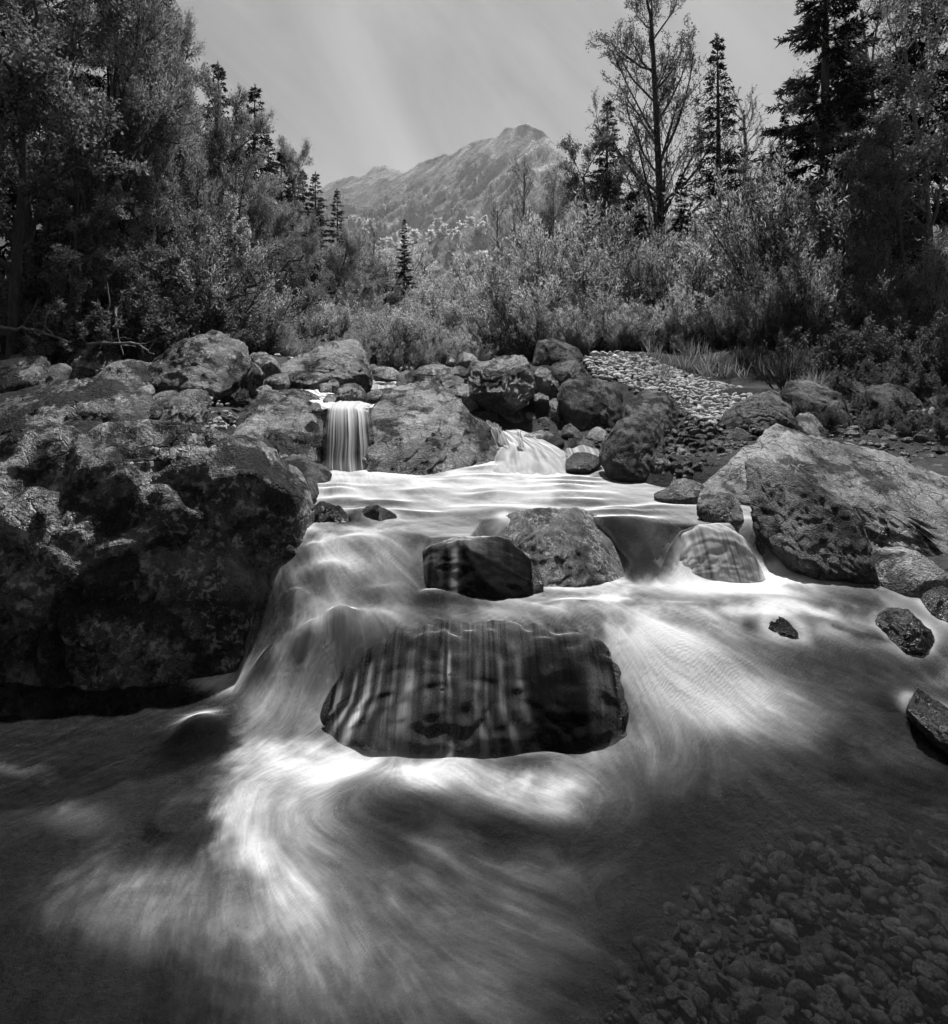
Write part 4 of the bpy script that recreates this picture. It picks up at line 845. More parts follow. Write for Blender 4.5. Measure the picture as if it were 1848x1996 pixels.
M['bark'] = m.done(m.n('ShaderNodeBsdfPrincipled', {'Base Color': m.mr(nb_, 0.3, 0.7, 0.02, 0.09), 'Roughness': 0.9, 'Normal': m.n('ShaderNodeBump', {'Height': nb_, 'Strength': 0.7, 'Distance': 0.03}).outputs[0]}).outputs[0])
m = NT('pale_bark'); co = m.n('ShaderNodeTexCoord').outputs['Object']; nb_ = m.noise(co, 9, 5, 0.7)
M['bark_p'] = m.done(m.n('ShaderNodeBsdfPrincipled', {'Base Color': m.mr(nb_, 0.3, 0.7, 0.10, 0.26), 'Roughness': 0.85}).outputs[0])

class Tubes:
    def __init__(s): s.v = []; s.f = []; s.n = 0
    def add(s, pts, rad, k=4):
        pts = np.asarray(pts, float); n = len(pts); tg = np.gradient(pts, axis=0); tg /= np.linalg.norm(tg, axis=1)[:,None] + 1e-9
        ref = np.array([0, 0, 1.]) if abs(tg[0,2]) < .9 else np.array([1., 0, 0])
        a = np.cross(tg, ref); a /= np.linalg.norm(a, axis=1)[:,None] + 1e-9; b = np.cross(tg, a)
        an = np.arange(k) * 2 * np.pi / k
        r = (a[:,None,:] * np.cos(an)[None,:,None] + b[:,None,:] * np.sin(an)[None,:,None]) * np.asarray(rad)[:,None,None]
        s.v.append((pts[:,None,:] + r).reshape(-1, 3))
        i = np.arange(n * k).reshape(n, k); j = np.roll(i, -1, 1)
        s.f.append(np.stack([i[:-1].ravel(), j[:-1].ravel(), j[1:].ravel(), i[1:].ravel()], 1) + s.n); s.n += n * k
    def mesh(s, name, mat): return mesh_np(name, np.concatenate(s.v), np.concatenate(s.f), mat)
def leaves_mesh(name, p, d, L, w, mat, rg, bend=.15):
    n = len(p); d = d / (np.linalg.norm(d, axis=1)[:,None] + 1e-9)
    r = rg.normal(size=(n, 3)); sd = np.cross(d, r); sd /= np.linalg.norm(sd, axis=1)[:,None] + 1e-9; nn = np.cross(sd, d)
    L = np.asarray(L)[:,None]; w = np.asarray(w)[:,None]
    mid = p + d * L * .45 + nn * L * bend
    v = np.stack([p, mid + sd * w * .5, p + d * L, mid - sd * w * .5], 1).reshape(-1, 3)
    f = np.arange(n * 4).reshape(n, 4)
    return mesh_np(name, v, f, mat, smooth=False)
def unit(v): return v / (np.linalg.norm(v) + 1e-9)
def grow(rg, p, d, L, r, lv, S, T, tips):
    mx = S['levels']; n = 6 if lv == 0 else (5 if lv == 1 else 4)
    pts = [np.array(p, float)]; d = unit(np.array(d, float)); st = L / n
    for i in range(n):
        d = unit(d + rg.normal(size=3) * (S.get('wig0', S['wig']) if lv == 0 else S['wig']) + np.array([0, 0, S['up'][min(lv, len(S['up']) - 1)]]))
        pts.append(pts[-1] + d * st)
    pts = np.array(pts); rad = np.linspace(r, r * (.35 if lv < mx else .3), n + 1)
    if lv <= S.get('tube_to', mx): T.add(pts, np.maximum(rad, S.get('rmin', .004)), 6 if lv == 0 else (4 if lv < 3 else 3))
    if lv == mx: tips.append(pts); return
    nc = S['n'][lv]; t0 = S['t0'][lv]
    for c in range(nc):
        t = t0 + (1 - t0) * (c + rg.uniform(0, 1)) / nc; x = t * n; i = min(int(x), n - 1); q = pts[i] + (pts[i+1] - pts[i]) * (x - i); dd = unit(pts[i+1] - pts[i])
        az = rg.uniform(0, 2 * np.pi); a = unit(np.cross(dd, [0.3, 0.5, 0.8])); b = np.cross(dd, a); ang = R(S['ang'][lv] + rg.uniform(-12, 12))
        nd = dd * math.cos(ang) + (a * math.cos(az) + b * math.sin(az)) * math.sin(ang)
        ln = L * S['ratio'][lv] * (1 - S['taper'][lv] * t) * rg.uniform(.75, 1.2)
        grow(rg, q, nd, ln, max(rad[i] * S.get('rf', .6), .003), lv + 1, S, T, tips)
    if lv > 0: tips.append(pts[-3:])
def broadleaf(name, seed, H, S, nleaf, L, w, mat, barkm='bark', stems=1, spread=0.0, along=.5, lean=(0, 0)):
    rg = np.random.RandomState(seed); T = Tubes(); tips = []
    for k in range(stems):
        az = rg.uniform(0, 6.28); sp = spread * rg.uniform(.15, 1)
        d = (math.cos(az) * sp + lean[0], math.sin(az) * sp + lean[1], 1)
        grow(rg, (rg.normal() * .04 * stems ** .5, rg.normal() * .04 * stems ** .5, -.15), d, H * S['trunk'] * (1 if stems == 1 else rg.uniform(.6, 1.05)), S['r'], 0, S, T, tips)
    lens = np.array([np.linalg.norm(t[-1] - t[0]) for t in tips]); ct = rg.choice(len(tips), nleaf, p=lens / lens.sum())
    A0 = np.array([t[0] for t in tips]); A1 = np.array([t[-1] for t in tips]); u = rg.rand(nleaf)[:,None] ** .8
    p = A0[ct] + (A1[ct] - A0[ct]) * u + rg.normal(size=(nleaf, 3)) * S.get('jit', .05)
    d = (A1[ct] - A0[ct]); d = d / (np.linalg.norm(d, axis=1)[:,None] + 1e-9) * along + rg.normal(size=(nleaf, 3)) * .55
    return T.mesh(name + '_trunk', M[barkm]), leaves_mesh(name + '_crown', p, d, L * rg.uniform(.6, 1.3, nleaf), w * rg.uniform(.7, 1.3, nleaf), M[mat], rg)
def spruce(name, seed, H, Wd, mat='needle', dens=1.0, bare=.1, droop=.35, twig=.42, gap=1.0):
    rg = np.random.RandomState(seed); T = Tubes()
    T.add([(0, 0, -.3), (0, 0, H * .3), (.02 * H * .3, 0, H * .6), (.01, 0, H)], [H * .016, H * .013, H * .008, .01], 7)
    P_, D_, Ls = [], [], []
    z = H * bare
    while z < H * .985:
        t = (z / H - bare) / (1 - bare); Lb = Wd * ((1 - t) ** .85) * (.75 + .25 * min(1, t * 6)) + .12
        for k in range(rg.randint(4, 7)):
            az = rg.uniform(0, 6.28); ln = Lb * rg.uniform(.6, 1.15); dr = droop * (1 - t) + rg.uniform(-.08, .08) - .25 * t
            s = np.linspace(0, 1, 6); hx = s * ln; hz = -dr * ln * (s - .55 * s ** 3) * 1.0 + .0
            pts = np.stack([np.cos(az) * hx, np.sin(az) * hx, z + hz], 1); pts[:,:2] += rg.normal(size=(6, 2)) * .02 * ln * s[:,None]
            T.add(pts, np.linspace(.006 * H * .25 * (1 - .7 * t) + .004, .003, 6), 3)
            nt = max(8, int(ln * 20 * dens))
            for q in range(nt):
                f = rg.uniform(.12, 1); x = f * 5; i = min(int(x), 4); c = pts[i] + (pts[i+1] - pts[i]) * (x - i)
                sd = rg.choice([-1, 1]); bd = unit(pts[i+1] - pts[i]); lat = np.array([-math.sin(az), math.cos(az), 0]) * sd
                td = unit(bd * .6 + lat * rg.uniform(.2, 1.0) + np.array([0, 0, -rg.uniform(.1, .9) * (1 - .6 * t)])); tl = twig * (.35 + .65 * (1 - f)) * min(1, .5 + ln / Wd) * rg.uniform(.6, 1.2)
                for e_ in range(4):
                    g = (e_ + rg.uniform(0, 1)) / 4
                    P_.append(c + td * tl * g); D_.append(td + rg.normal(size=3) * .45); Ls.append(tl * .55 + .05)
        z += H * (.022 + .012 * (1 - t)) * gap * rg.uniform(.8, 1.2)
    for k in range(40):
        P_.append(np.array([0, 0, H * (1 - .0016 * k)])); D_.append(np.array([rg.normal() * .6, rg.normal() * .6, .5])); Ls.append(.12 + .004 * k)
    P_ = np.array(P_); D_ = np.array(D_); Ls = np.array(Ls)
    return T.mesh(name + '_trunk', M['bark']), leaves_mesh(name + '_crown', P_, D_, Ls * 1.15, Ls * .26 + .016, M[mat], rg, .05)
PRO = {}
BR = dict(levels=3, wig0=.05, wig=.16, up=[.02, .10, .08, .05], n=[13, 8, 6], t0=[.22, .2, .2], ang=[48, 42, 40], ratio=[.52, .50, .5], taper=[.55, .4, .3], trunk=.92, r=.13, jit=.08)
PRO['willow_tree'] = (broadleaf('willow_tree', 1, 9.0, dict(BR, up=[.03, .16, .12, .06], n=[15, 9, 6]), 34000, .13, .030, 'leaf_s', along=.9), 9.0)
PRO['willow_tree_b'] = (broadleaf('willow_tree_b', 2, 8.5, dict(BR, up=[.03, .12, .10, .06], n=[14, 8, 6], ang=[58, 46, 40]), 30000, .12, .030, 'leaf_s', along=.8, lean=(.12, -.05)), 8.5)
PRO['alder'] = (broadleaf('alder', 3, 9.0, dict(BR, n=[14, 8, 6], ang=[55, 45, 42]), 26000, .10, .062, 'leaf_d', along=.3), 9.0)
PRO['alder_b'] = (broadleaf('alder_b', 4, 9.0, dict(BR, n=[13, 8, 6], ang=[62, 48, 42], ratio=[.55, .5, .5]), 24000, .10, .062, 'leaf_d', along=.3), 9.0)
PRO['pale_maple'] = (broadleaf('pale_maple', 5, 8.0, dict(BR, n=[12, 7, 5]), 12000, .13, .10, 'leaf_w', along=.2), 8.0)
PRO['bare_beech'] = (broadleaf('bare_beech', 6, 17.0, dict(BR, levels=4, wig0=.025, wig=.11, up=[.05, .14, .13, .10, .08], n=[32, 8, 6, 4], t0=[.16, .2, .2, .2], ang=[50, 38, 34, 32], ratio=[.44, .42, .46, .5], taper=[.62, .4, .3, .3], r=.26, rmin=.008, rf=.42), 13000, .11, .07, 'leaf_d', along=.3), 17.0)
PRO['bare_larch'] = (broadleaf('bare_larch', 16, 13.0, dict(BR, levels=3, wig0=.025, wig=.12, up=[.05, .16, .15, .12], n=[30, 7, 5], t0=[.15, .2, .2], ang=[46, 34, 30], ratio=[.26, .42, .5], taper=[.55, .4, .3], r=.16, rmin=.008, rf=.45), 1400, .14, .07, 'leaf_w', 'bark_p', along=.3), 13.0)
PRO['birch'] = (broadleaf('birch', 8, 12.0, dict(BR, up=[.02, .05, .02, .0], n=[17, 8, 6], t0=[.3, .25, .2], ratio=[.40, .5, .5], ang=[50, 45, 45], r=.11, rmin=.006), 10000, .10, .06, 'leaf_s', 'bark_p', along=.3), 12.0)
PRO['spruce'] = (spruce('spruce', 21, 16.0, 3.3, dens=1.1, bare=.05, gap=.85), 16.0)
PRO['spruce_thin'] = (spruce('spruce_thin', 22, 13.0, 2.1, dens=.9, bare=.12, droop=.25, twig=.34), 13.0)
PRO['spruce_big'] = (spruce('spruce_big', 23, 17.0, 3.4, dens=1.3, bare=.10, droop=.5, twig=.6), 17.0)
SH = dict(levels=2, wig=.13, up=[.10, .14, .10], n=[9, 6], t0=[.15, .15], ang=[30, 34], ratio=[.42, .5], taper=[.5, .4], trunk=.95, r=.022, rmin=.0035, jit=.03)
for k in range(4):
    PRO['shrub%d' % k] = (broadleaf('willow_shrub', 40 + k, 3.2, SH, 15000, .095, .024, 'leaf_w', stems=26, spread=.75, along=1.0), 3.2)
for k in range(2):
    PRO['dshrub%d' % k] = (broadleaf('dark_shrub', 50 + k, 2.6, dict(SH, n=[8, 5]), 9000, .09, .05, 'leaf_d', stems=18, spread=1.0, along=.4), 2.6)
PRO['bare_shrub'] = (broadleaf('bare_shrub', 60, 2.2, dict(SH, n=[7, 5], r=.03), 500, .08, .03, 'leaf_d', stems=20, spread=1.3), 2.2)
PRO['far_tree'] = (broadleaf('far_tree', 70, 9.0, dict(BR, levels=2, n=[16, 8], r=.15), 1800, .7, .45, 'leaf_a', along=.2), 9.0)
PRO['far_spruce'] = (spruce('far_spruce', 71, 14.0, 2.4, 'needle_p', dens=.12, bare=.05, twig=1.3, gap=2.2), 14.0)

for k in range(4):
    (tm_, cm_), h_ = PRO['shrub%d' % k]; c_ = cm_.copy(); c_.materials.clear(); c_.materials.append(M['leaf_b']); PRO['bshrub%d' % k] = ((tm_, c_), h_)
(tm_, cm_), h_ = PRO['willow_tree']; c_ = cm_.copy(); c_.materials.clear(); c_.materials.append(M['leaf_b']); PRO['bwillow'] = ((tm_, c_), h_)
vr = random.Random(12)
def plant(name, proto, px, d, top, label, group=None, cat='tree', wide=1.0, rz=None, dz=0.0, tilt=0.0):
    (tm, cm), H = PRO[proto]; X = (px - CX) * d / F; z0 = float(ground(X, d)) + dz; h = CAMZ - (top - HY) * d / F - z0; s = max(h, .3) / H
    e = empty(name, (X, d, z0), (px * 0.731 + d * 1.37) % 6.28 if rz is None else rz, (s * wide, s * wide, s))
    if tilt: e.rotation_euler[1] = tilt
    obj('trunk', tm, e) if cat == 'tree' else obj('stems', tm, e)
    obj('crown' if cat == 'tree' else 'foliage', cm, e)
    return tag(e, label, cat, group)
# left wood, from the near bank into the valley
plant('spruce_tree', 'spruce_big', 40, 15, -260, 'dark spruce filling the upper left corner behind the willow', wide=1.0)
plant('spruce_tree', 'spruce', 210, 17, -140, 'dark spruce behind the top of the big willow on the left', wide=1.0)
plant('willow_tree', 'willow_tree', 170, 11.5, -220, 'big pale willow rising over the left bank', wide=0.6)
plant('willow_tree', 'willow_tree_b', 300, 13.5, 30, 'willow whose crown meets the sky on the left', wide=0.6)
plant('alder_tree', 'alder', 20, 10.0, -60, 'dark broad-leaved tree at the left frame edge', wide=1.0)
plant('alder_tree', 'alder_b', 130, 10.5, 330, 'low dark tree in front of the big pale willow', wide=1.0)
plant('alder_tree', 'alder', 300, 12.5, 300, 'dark tree behind the tall ridged boulder', wide=0.8)
plant('willow_tree', 'willow_tree', 390, 16, 110, 'leafy tree on the sloping skyline of the left wood', wide=0.55)
plant('willow_tree', 'willow_tree_b', 455, 17, 240, 'feathery willow right of the leafy skyline tree', wide=0.7)
plant('alder_tree', 'alder_b', 340, 18.5, 90, 'dark leafy tree behind the skyline willow on the left', wide=0.55)
plant('alder_tree', 'alder', 230, 14.5, -60, 'dark tree crowding behind the big pale willow', wide=0.55)
plant('alder_tree', 'alder_b', 60, 12.5, -180, 'tall dark tree at the upper left corner', wide=0.8)
plant('alder_tree', 'alder', 425, 17.5, 200, 'dark tree filling the skyline gap on the left', wide=0.6)
plant('spruce_tree', 'spruce', 425, 25, 120, 'spruce rising behind the gap in the left skyline', wide=1.0)
plant('spruce_tree', 'spruce', 590, 38, 330, 'spruce left of the third skyline spruce', wide=1.1)
plant('maple_tree', 'pale_maple', 425, 14.2, 420, 'small maple with bright leaves inside the left wood', wide=.8)
plant('willow_tree', 'willow_tree', 510, 19, 360, 'round willow at the edge of the left wood', wide=0.9)
plant('willow_tree', 'willow_tree_b', 570, 22, 430, 'pale willow in front of the left skyline spruces', wide=0.8)
plant('alder_tree', 'alder', 440, 20, 300, 'dark tree deep in the left wood', wide=0.5)
plant('alder_tree', 'alder_b', 560, 20, 480, 'low dark tree at the right end of the left wood', wide=1.0)
plant('spruce_tree', 'spruce_big', 300, 19, -160, 'spruce with a drooping branch against the sky at upper left', wide=.8)
plant('spruce_tree', 'spruce', 497, 30, 165, 'tallest skyline spruce left of the mountain', wide=1.1)
plant('spruce_tree', 'spruce_thin', 470, 30, 210, 'slim spruce close beside the tallest skyline spruce', wide=.9)
plant('spruce_tree', 'spruce', 548, 34, 292, 'second skyline spruce left of the mountain', wide=1.1)
plant('spruce_tree', 'spruce_thin', 522, 33, 262, 'spruce between the two pointed skyline spruces', wide=1.1)
plant('willow_tree', 'willow_tree', 585, 36, 318, 'thin leafy tree right of the second skyline spruce', wide=.7)
plant('spruce_tree', 'spruce', 615, 40, 335, 'third skyline spruce left of the mountain', wide=1.1)
plant('spruce_tree', 'spruce', 657, 40, 368, 'dark spruce standing against the foot of the far ridge', wide=.95)
plant('spruce_tree', 'spruce', 788, 44, 425, 'slim spruce in the middle of the valley below the mountain', wide=.75)
plant('spruce_tree', 'spruce_thin', 752, 40, 520, 'short spruce left of the mid-valley spruce', wide=1.0)
plant('bare_tree', 'bare_larch', 722, 38, 430, 'bare thin tree left of the mid-valley spruce', wide=.9)
plant('willow_tree', 'willow_tree', 640, 26, 470, 'bright willow in the gap left of the valley', wide=1.2)
plant('willow_tree', 'willow_tree_b', 700, 30, 500, 'pale bushy tree at the left of the valley opening', wide=1.3)
plant('alder_tree', 'alder', 745, 33, 560, 'dark bushy tree below the mid-valley spruce', wide=1.3)
# right wood
plant('beech_tree', 'bare_beech', 1282, 28, -30, 'tall half-bare tree with spreading fine branches', wide=.92)
plant('spruce_tree', 'spruce_thin', 1398, 29, 65, 'slender spruce right of the half-bare tree', wide=1.0)
plant('larch_tree', 'bare_larch', 1443, 30, 160, 'bare pale tree right of the slender spruce', wide=1.05)
plant('spruce_tree', 'spruce', 1185, 30, 190, 'dark spruce left of the half-bare tree', wide=1.0)
plant('alder_tree', 'alder', 1150, 27, 300, 'leafy tree at the left foot of the dark spruce', wide=.8)
plant('birch_tree', 'birch', 1075, 26, 330, 'thin-twigged birch in front of the mountain slope', wide=.7)
plant('larch_tree', 'bare_larch', 1010, 27, 300, 'sparse leafless tree in front of the mountain', wide=.85)
plant('larch_tree', 'bare_larch', 975, 30, 385, 'small leafless tree left of the sparse one', wide=.8)
plant('spruce_tree', 'spruce_big', 1330, 26, 330, 'low dark spruce behind the trunk of the half-bare tree', wide=.9)
plant('spruce_tree', 'spruce', 1235, 25, 370, 'bushy young spruce in front of the half-bare tree', wide=1.5)
plant('spruce_tree', 'spruce_big', 1610, 14.8, -180, 'large dark spruce in the right wood', wide=1.1)
plant('spruce_tree', 'spruce', 1530, 23, 210, 'dark spruce partly hidden left of the large spruce', wide=.8)
plant('spruce_tree', 'spruce_big', 1800, 16.5, -200, 'dark spruce at the right frame edge', wide=1.0)
plant('birch_tree', 'birch', 1720, 15, -60, 'tall pale-stemmed birch in the right wood', wide=.9)
plant('birch_tree', 'birch', 1800, 13, -40, 'birch with dense twigs at the right frame edge', wide=1.0)
plant('birch_tree', 'birch', 1690, 16.5, 120, 'birch with bright leaves in front of the large spruce', wide=0.7)
plant('alder_tree', 'alder_b', 1770, 12, 230, 'dark leafy tree low at the right edge', wide=.9)
plant('alder_tree', 'alder', 1690, 14, 330, 'dark leafy tree below the pale-stemmed birch', wide=.9)
plant('alder_tree', 'alder', 1480, 24, 330, 'leafy tree between the bare tree and the large spruce', wide=.8)
plant('spruce_tree', 'spruce_thin', 965, 24, 520, 'small dark spruce in the willows left of centre right', wide=1.1)
plant('spruce_tree', 'spruce_thin', 1255, 22, 470, 'tiny spruce peeping out of the willow band', wide=1.3)
# willow band on the right bank
for (px, d, top) in [(1040,17,480),(1090,18,440),(1140,17.5,470),(1200,18,460),(1260,17,480),(1320,17,460),(1380,16,450),(1430,16.5,455),(1480,15,440),(1000,19,540),(950,20,560),(1070,15.5,560),(1160,15.5,560),(1240,15,570),(1320,14.6,560),(1400,14,560),(1480,13.2,540),(1290,20,420),(1180,21,400),(1060,22,420),(1120,15,600),(1220,14.5,610),(1080,14.9,645),(1140,14.7,648),(1200,14.4,650),(1260,14.2,650),(1320,13.9,652)]:
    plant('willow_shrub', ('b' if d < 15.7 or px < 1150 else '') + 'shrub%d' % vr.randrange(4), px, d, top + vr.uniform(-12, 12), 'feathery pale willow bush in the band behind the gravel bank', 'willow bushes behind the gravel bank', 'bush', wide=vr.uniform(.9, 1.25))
for (px, d, top) in [(1545,13.5,330),(1600,13,370),(1650,12.5,430),(1560,12,470),(1620,11.5,520),(1700,11.5,480),(1760,11,520),(1830,10.5,480),(1500,12.2,520)]:
    plant('willow_shrub', 'shrub%d' % vr.randrange(4), px, d, top, 'tall narrow-leaved willow bush below the right wood', 'tall willows below the right wood', 'bush', wide=vr.uniform(.8, 1.0))
for (px, d, top) in [(1350,14.0,630),(1420,13.2,620),(1480,12.2,630),(1540,11.2,640),(1600,10.5,640),(1660,10.2,630),(1720,9.8,640),(1790,9.6,620),(1840,9.3,650),(1300,14.8,640),(1560,10.4,680),(1690,9.5,690),(1770,9.0,700),(1600,8.8,745),(1680,8.6,760),(1760,8.2,760),(1840,8.0,760),(1820,7.4,800),(1560,8.0,770),(1620,7.6,790),(1700,7.3,800),(1770,7.0,815),(1840,6.8,830),(1740,7.8,780),(1640,9.2,720),(1720,9.0,720),(1800,8.8,720)]:
    plant('bush', 'dshrub%d' % vr.randrange(2), px, d, top, 'low dark leafy bush at the foot of the right willows', 'dark bushes along the right bank', 'bush', wide=vr.uniform(.9, 1.3))
plant('bare_bush', 'bare_shrub', 1010, 16.0, 610, 'dark leafless tangle of branches on the far shore', cat='bush', wide=1.3)
plant('bare_bush', 'bare_shrub', 1530, 9.6, 640, 'dry leafless bush among the right bank rocks', cat='bush', wide=.9)
# willows on the far shore and across the valley floor
for (px, d, top) in [(720,16.5,630),(770,16,610),(820,16.5,606),(870,17,625),(905,18,630),(680,18,650),(745,19,600),(850,20,595),(600,17,655),(700,14.8,668),(760,14.6,660),(820,14.8,662),(880,15.2,668),(930,15.6,665)]:
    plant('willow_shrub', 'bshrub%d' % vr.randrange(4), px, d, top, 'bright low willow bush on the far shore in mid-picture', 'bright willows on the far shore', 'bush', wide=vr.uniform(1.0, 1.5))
for (px, d, top) in [(640,22,590),(700,24,570),(780,26,580),(850,28,560),(920,26,560),(980,24,540),(890,34,545),(820,36,560),(600,22,570),(540,18,610),(560,16,640),(960,34,500),(1030,30,480)]:
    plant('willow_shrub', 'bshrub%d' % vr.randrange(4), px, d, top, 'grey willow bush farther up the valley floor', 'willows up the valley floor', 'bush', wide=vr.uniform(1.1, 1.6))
# understorey of the left bank
for (px, d, top) in [(30,10.5,560),(110,9.8,580),(190,10.2,560),(260,10.6,570),(330,11,540),(400,11.6,560),(460,12.5,580),(60,12,480),(220,12.5,450),(380,13.5,470),(480,14,560),(300,10.8,600)]:
    plant('bush', 'dshrub%d' % vr.randrange(2), px, d, top, 'dark undergrowth bush below the left wood', 'undergrowth of the left bank', 'bush', wide=vr.uniform(1.0, 1.4))
for (px, d, top) in [(430,12.5,470),(500,14.5,540),(520,15.5,580),(330,12.2,520)]:
    plant('willow_shrub', 'shrub%d' % vr.randrange(4), px, d, top, 'grey-leaved willow bush at the edge of the left wood', 'willow bushes at the edge of the left wood', 'bush', wide=1.2)
for k in range(30):
    d = vr.uniform(48, 130); px = vr.uniform(640, 1040); h_ = vr.uniform(3.5, 7.5); X = (px - CX) * d / F
    plant('valley_tree', vr.choice(['bwillow', 'bshrub1', 'bshrub2', 'bwillow']), px, d, HY - (float(ground(X, d)) + h_ - CAMZ) * F / d, 'pale leafy tree on the valley floor below the mountain', 'pale trees on the valley floor', 'tree', wide=vr.uniform(1.0, 1.5))
# sunlit wood at the foot of the mountain
rg3 = np.random.RandomState(5); cq = mv[rg3.choice(len(mv), 30000)]
qx, qy = project(cq[:,0], cq[:,1], cq[:,2]); cq = cq[(qx > 690) & (qx < 1130) & (qy > 445) & (qy < 570) & (cq[:,1] < 800)]
for k, c in enumerate(cq[:150]):
    (tm, cm), H = PRO['far_tree' if k % 5 < 3 else 'far_spruce']; s = vr.uniform(13, 24) / H
    e = empty('far_tree', (float(c[0]), float(c[1]), float(c[2]) - 1.0), vr.uniform(0, 6.28), s)
    obj('trunk', tm, e); obj('crown', cm, e); tag(e, 'bright sunlit tree in the wood at the foot of the mountain', 'tree', 'sunlit wood below the mountain')
# forest creeping up the mountain slope, too far to tell apart
rg2 = np.random.RandomState(77)
n = 2200
sel = rg2.choice(len(mv), n * 6); cand = mv[sel]
pxm, pym = project(cand[:,0], cand[:,1], cand[:,2]); ok = (cand[:,1] < 960) & (pxm > 560) & (pxm < 1400) & (fbm(cand, 0.02, 3, 41) + (pym - 430) / 200.0 + .05 > rg2.rand(len(cand)) * .9)
cand = cand[ok][:n]
nb2 = 10
pv = np.repeat(cand, nb2, 0) + rg2.normal(size=(len(cand) * nb2, 3)) * np.array([1.2, 1.2, 2.0]) + np.array([0, 0, 3.0])
tag(obj('mountain_forest', leaves_mesh('mountain_forest', pv, rg2.normal(size=pv.shape) * .6 + np.array([0, 0, .7]), np.full(len(pv), 3.2), np.full(len(pv), 1.5), M['needle_p'], rg2)), 'scattered woodland on the mountain slope', 'woodland', kind='stuff')
# bushes of one band: told apart by row and by place from the left
ORD = ['first','second','third','fourth','fifth','sixth','seventh','eighth','ninth','tenth','eleventh','twelfth','thirteenth','fourteenth','fifteenth','sixteenth']
WHAT = {'willow bushes behind the gravel bank': 'feathery willow bush behind the gravel bank', 'tall willows below the right wood': 'tall narrow-leaved willow below the right wood',
        'dark bushes along the right bank': 'low dark bush on the right bank', 'bright willows on the far shore': 'bright low willow on the far shore', 'willows up the valley floor': 'willow bush up the valley floor',
        'undergrowth of the left bank': 'dark undergrowth bush below the left wood', 'willow bushes at the edge of the left wood': 'grey-leaved willow at the edge of the left wood'}
for gname, what in WHAT.items():
    mem = sorted([o for o in COL.objects if o.get('group') == gname], key=lambda o: o.location.y)
    nrow = 3 if len(mem) > 9 else (2 if len(mem) > 4 else 1)
    for r in range(nrow):
        row = mem[r * len(mem) // nrow:(r + 1) * len(mem) // nrow]; row.sort(key=lambda o: o.location.x / o.location.y)
        rn = {1: [''], 2: [' front row', ' back row'], 3: [' front row', ' middle row', ' back row']}[nrow][r]
        for i, o in enumerate(row): o['label'] = what + ', ' + ORD[i] + ' from left' + (' in its' + rn if rn else '')
# leaning dead trunk and fallen branches
def stick(name, label, pts, r, cat='branch', mat='bark', twigs=5, seed=1, group=None):
    rg = np.random.RandomState(seed); T = Tubes(); P_ = np.array(pts, float); t = np.linspace(0, len(P_) - 1, 14)
    c = np.stack([np.interp(t, range(len(P_)), P_[:,k]) for k in range(3)], 1) + rg.normal(size=(14, 3)) * r * .5
    T.add(c, np.linspace(r, r * .35, 14), 7)
    for k in range(twigs):
        i = rg.randint(3, 13); d = unit(rg.normal(size=3) + np.array([0, -.2, .3])); l = r * rg.uniform(8, 18)
        T.add([c[i], c[i] + d * l * .5 + rg.normal(size=3) * l * .06, c[i] + d * l], [r * .35, r * .22, r * .1], 4)
    return tag(obj(name, T.mesh(name, M[mat])), label, cat, group)
stick('leaning_trunk', 'dead trunk leaning out of the left wood', [pz(395,610,11.6), pz(470,570,11.8), pz(545,525,12.0), pz(590,500,12.2)], .05, 'trunk', seed=4, twigs=8)
stick('fallen_branch', 'pale fallen branch at the far left under the trees', [pz(-10,640,9.6), pz(60,640,9.4), pz(130,665,9.2)], .03, seed=5, mat='bark_p')
stick('fallen_branch', 'fallen branch above the grey shaded boulder', [pz(170,672,9.6), pz(260,668,9.4), pz(300,690,9.2)], .025, seed=6, mat='bark_p')
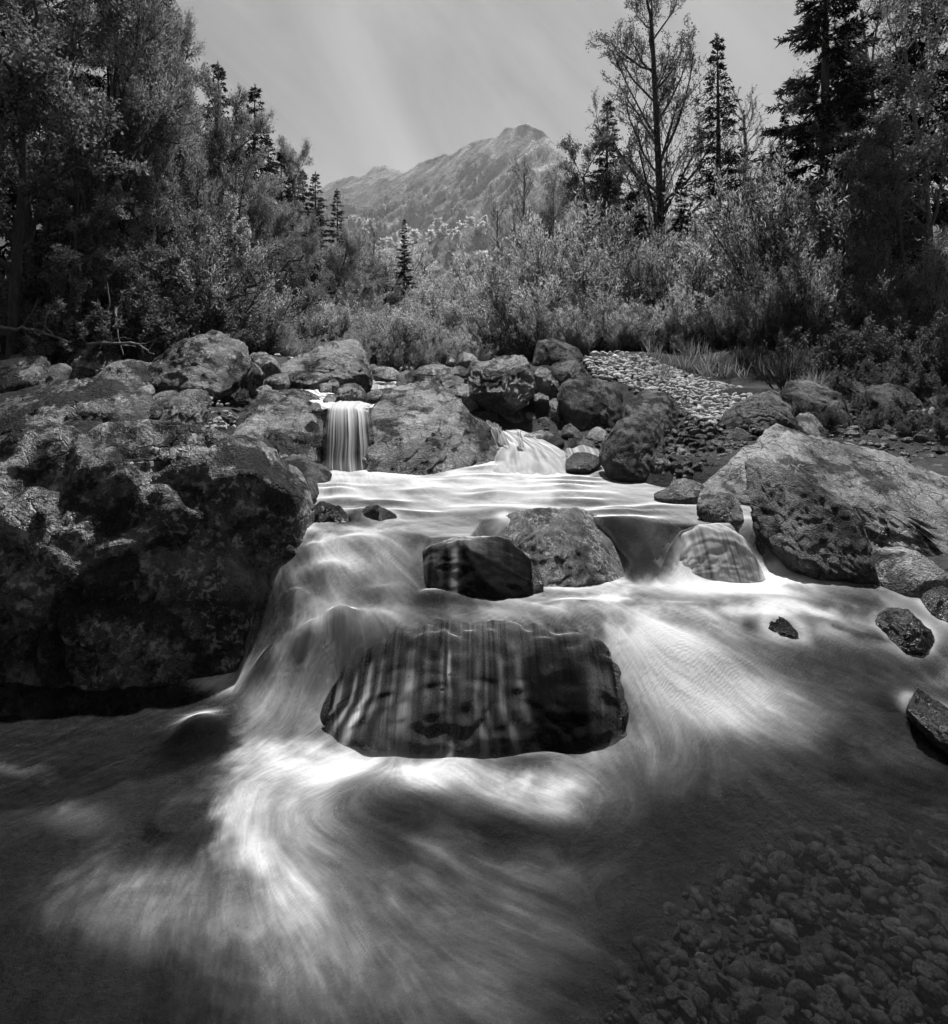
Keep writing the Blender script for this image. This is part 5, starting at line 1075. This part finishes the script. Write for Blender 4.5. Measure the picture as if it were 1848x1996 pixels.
stick('fallen_branch', 'bent dry branch left of the tall ridged boulder', [pz(225,600,9.9), pz(228,640,9.7), pz(240,690,9.5)], .02, seed=7, mat='bark_p')
stick('thin_stem', 'thin pale upright stem in front of the left wood', [pz(214,680,9.9), pz(213,620,9.9), pz(210,550,10.0)], .022, 'stem', seed=8, mat='bark_p', twigs=3)
# grass tufts
def grass(name, label, spots, seed, h=.45, blades=60):
    rg = np.random.RandomState(seed); P_, D_, L_ = [], [], []
    for (X, Y, Z) in spots:
        for k in range(blades):
            P_.append((X + rg.normal() * .08, Y + rg.normal() * .08, Z - .02)); D_.append((rg.normal() * .45, rg.normal() * .45, 1)); L_.append(h * rg.uniform(.5, 1.2))
    L_ = np.array(L_)
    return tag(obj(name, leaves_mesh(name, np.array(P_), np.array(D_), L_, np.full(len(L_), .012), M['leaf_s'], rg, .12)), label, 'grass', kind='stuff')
sp = []
for k in range(22): 
    X, Y, Z = onto(vr.uniform(1480, 1600), vr.uniform(715, 775), ground); sp.append((X, Y, Z))
for k in range(26):
    X, Y, Z = onto(vr.uniform(1270, 1500), vr.uniform(690, 745), ground); sp.append((X, min(Y, 15), float(ground(X, min(Y, 15)))))
grass('grass', 'tufts of long grass on the right bank', sp, 5, .42, 26)
sp = []
for k in range(70):
    X, Y, Z = onto(vr.uniform(0, 480), vr.uniform(640, 700), ground); Y = min(Y, 14); X = (vr.uniform(0, 480) - CX) * Y / F; sp.append((X, Y, float(ground(X, Y))))
grass('grass', 'dark grass and litter under the left wood', sp, 6, .3, 40)
# ------------------------------------------------------------------ haze in the valley air
HAZE = True
if HAZE:
    m = NT('haze_air')
    pv_ = m.n('ShaderNodeVolumePrincipled', {'Color': (.9, .9, .9, 1), 'Density': 0.00017, 'Anisotropy': 0.3})
    mat = m.done(pv_.outputs[0], vol=True)
    b = bmesh.new(); bmesh.ops.create_cube(b, size=1.0); me = bpy.data.meshes.new('haze'); b.to_mesh(me); b.free(); me.materials.append(mat)
    o = obj('haze', me); o.scale = (7200, 5700, 800); o.location = (0, 2430, 360); tag(o, kind='stuff')
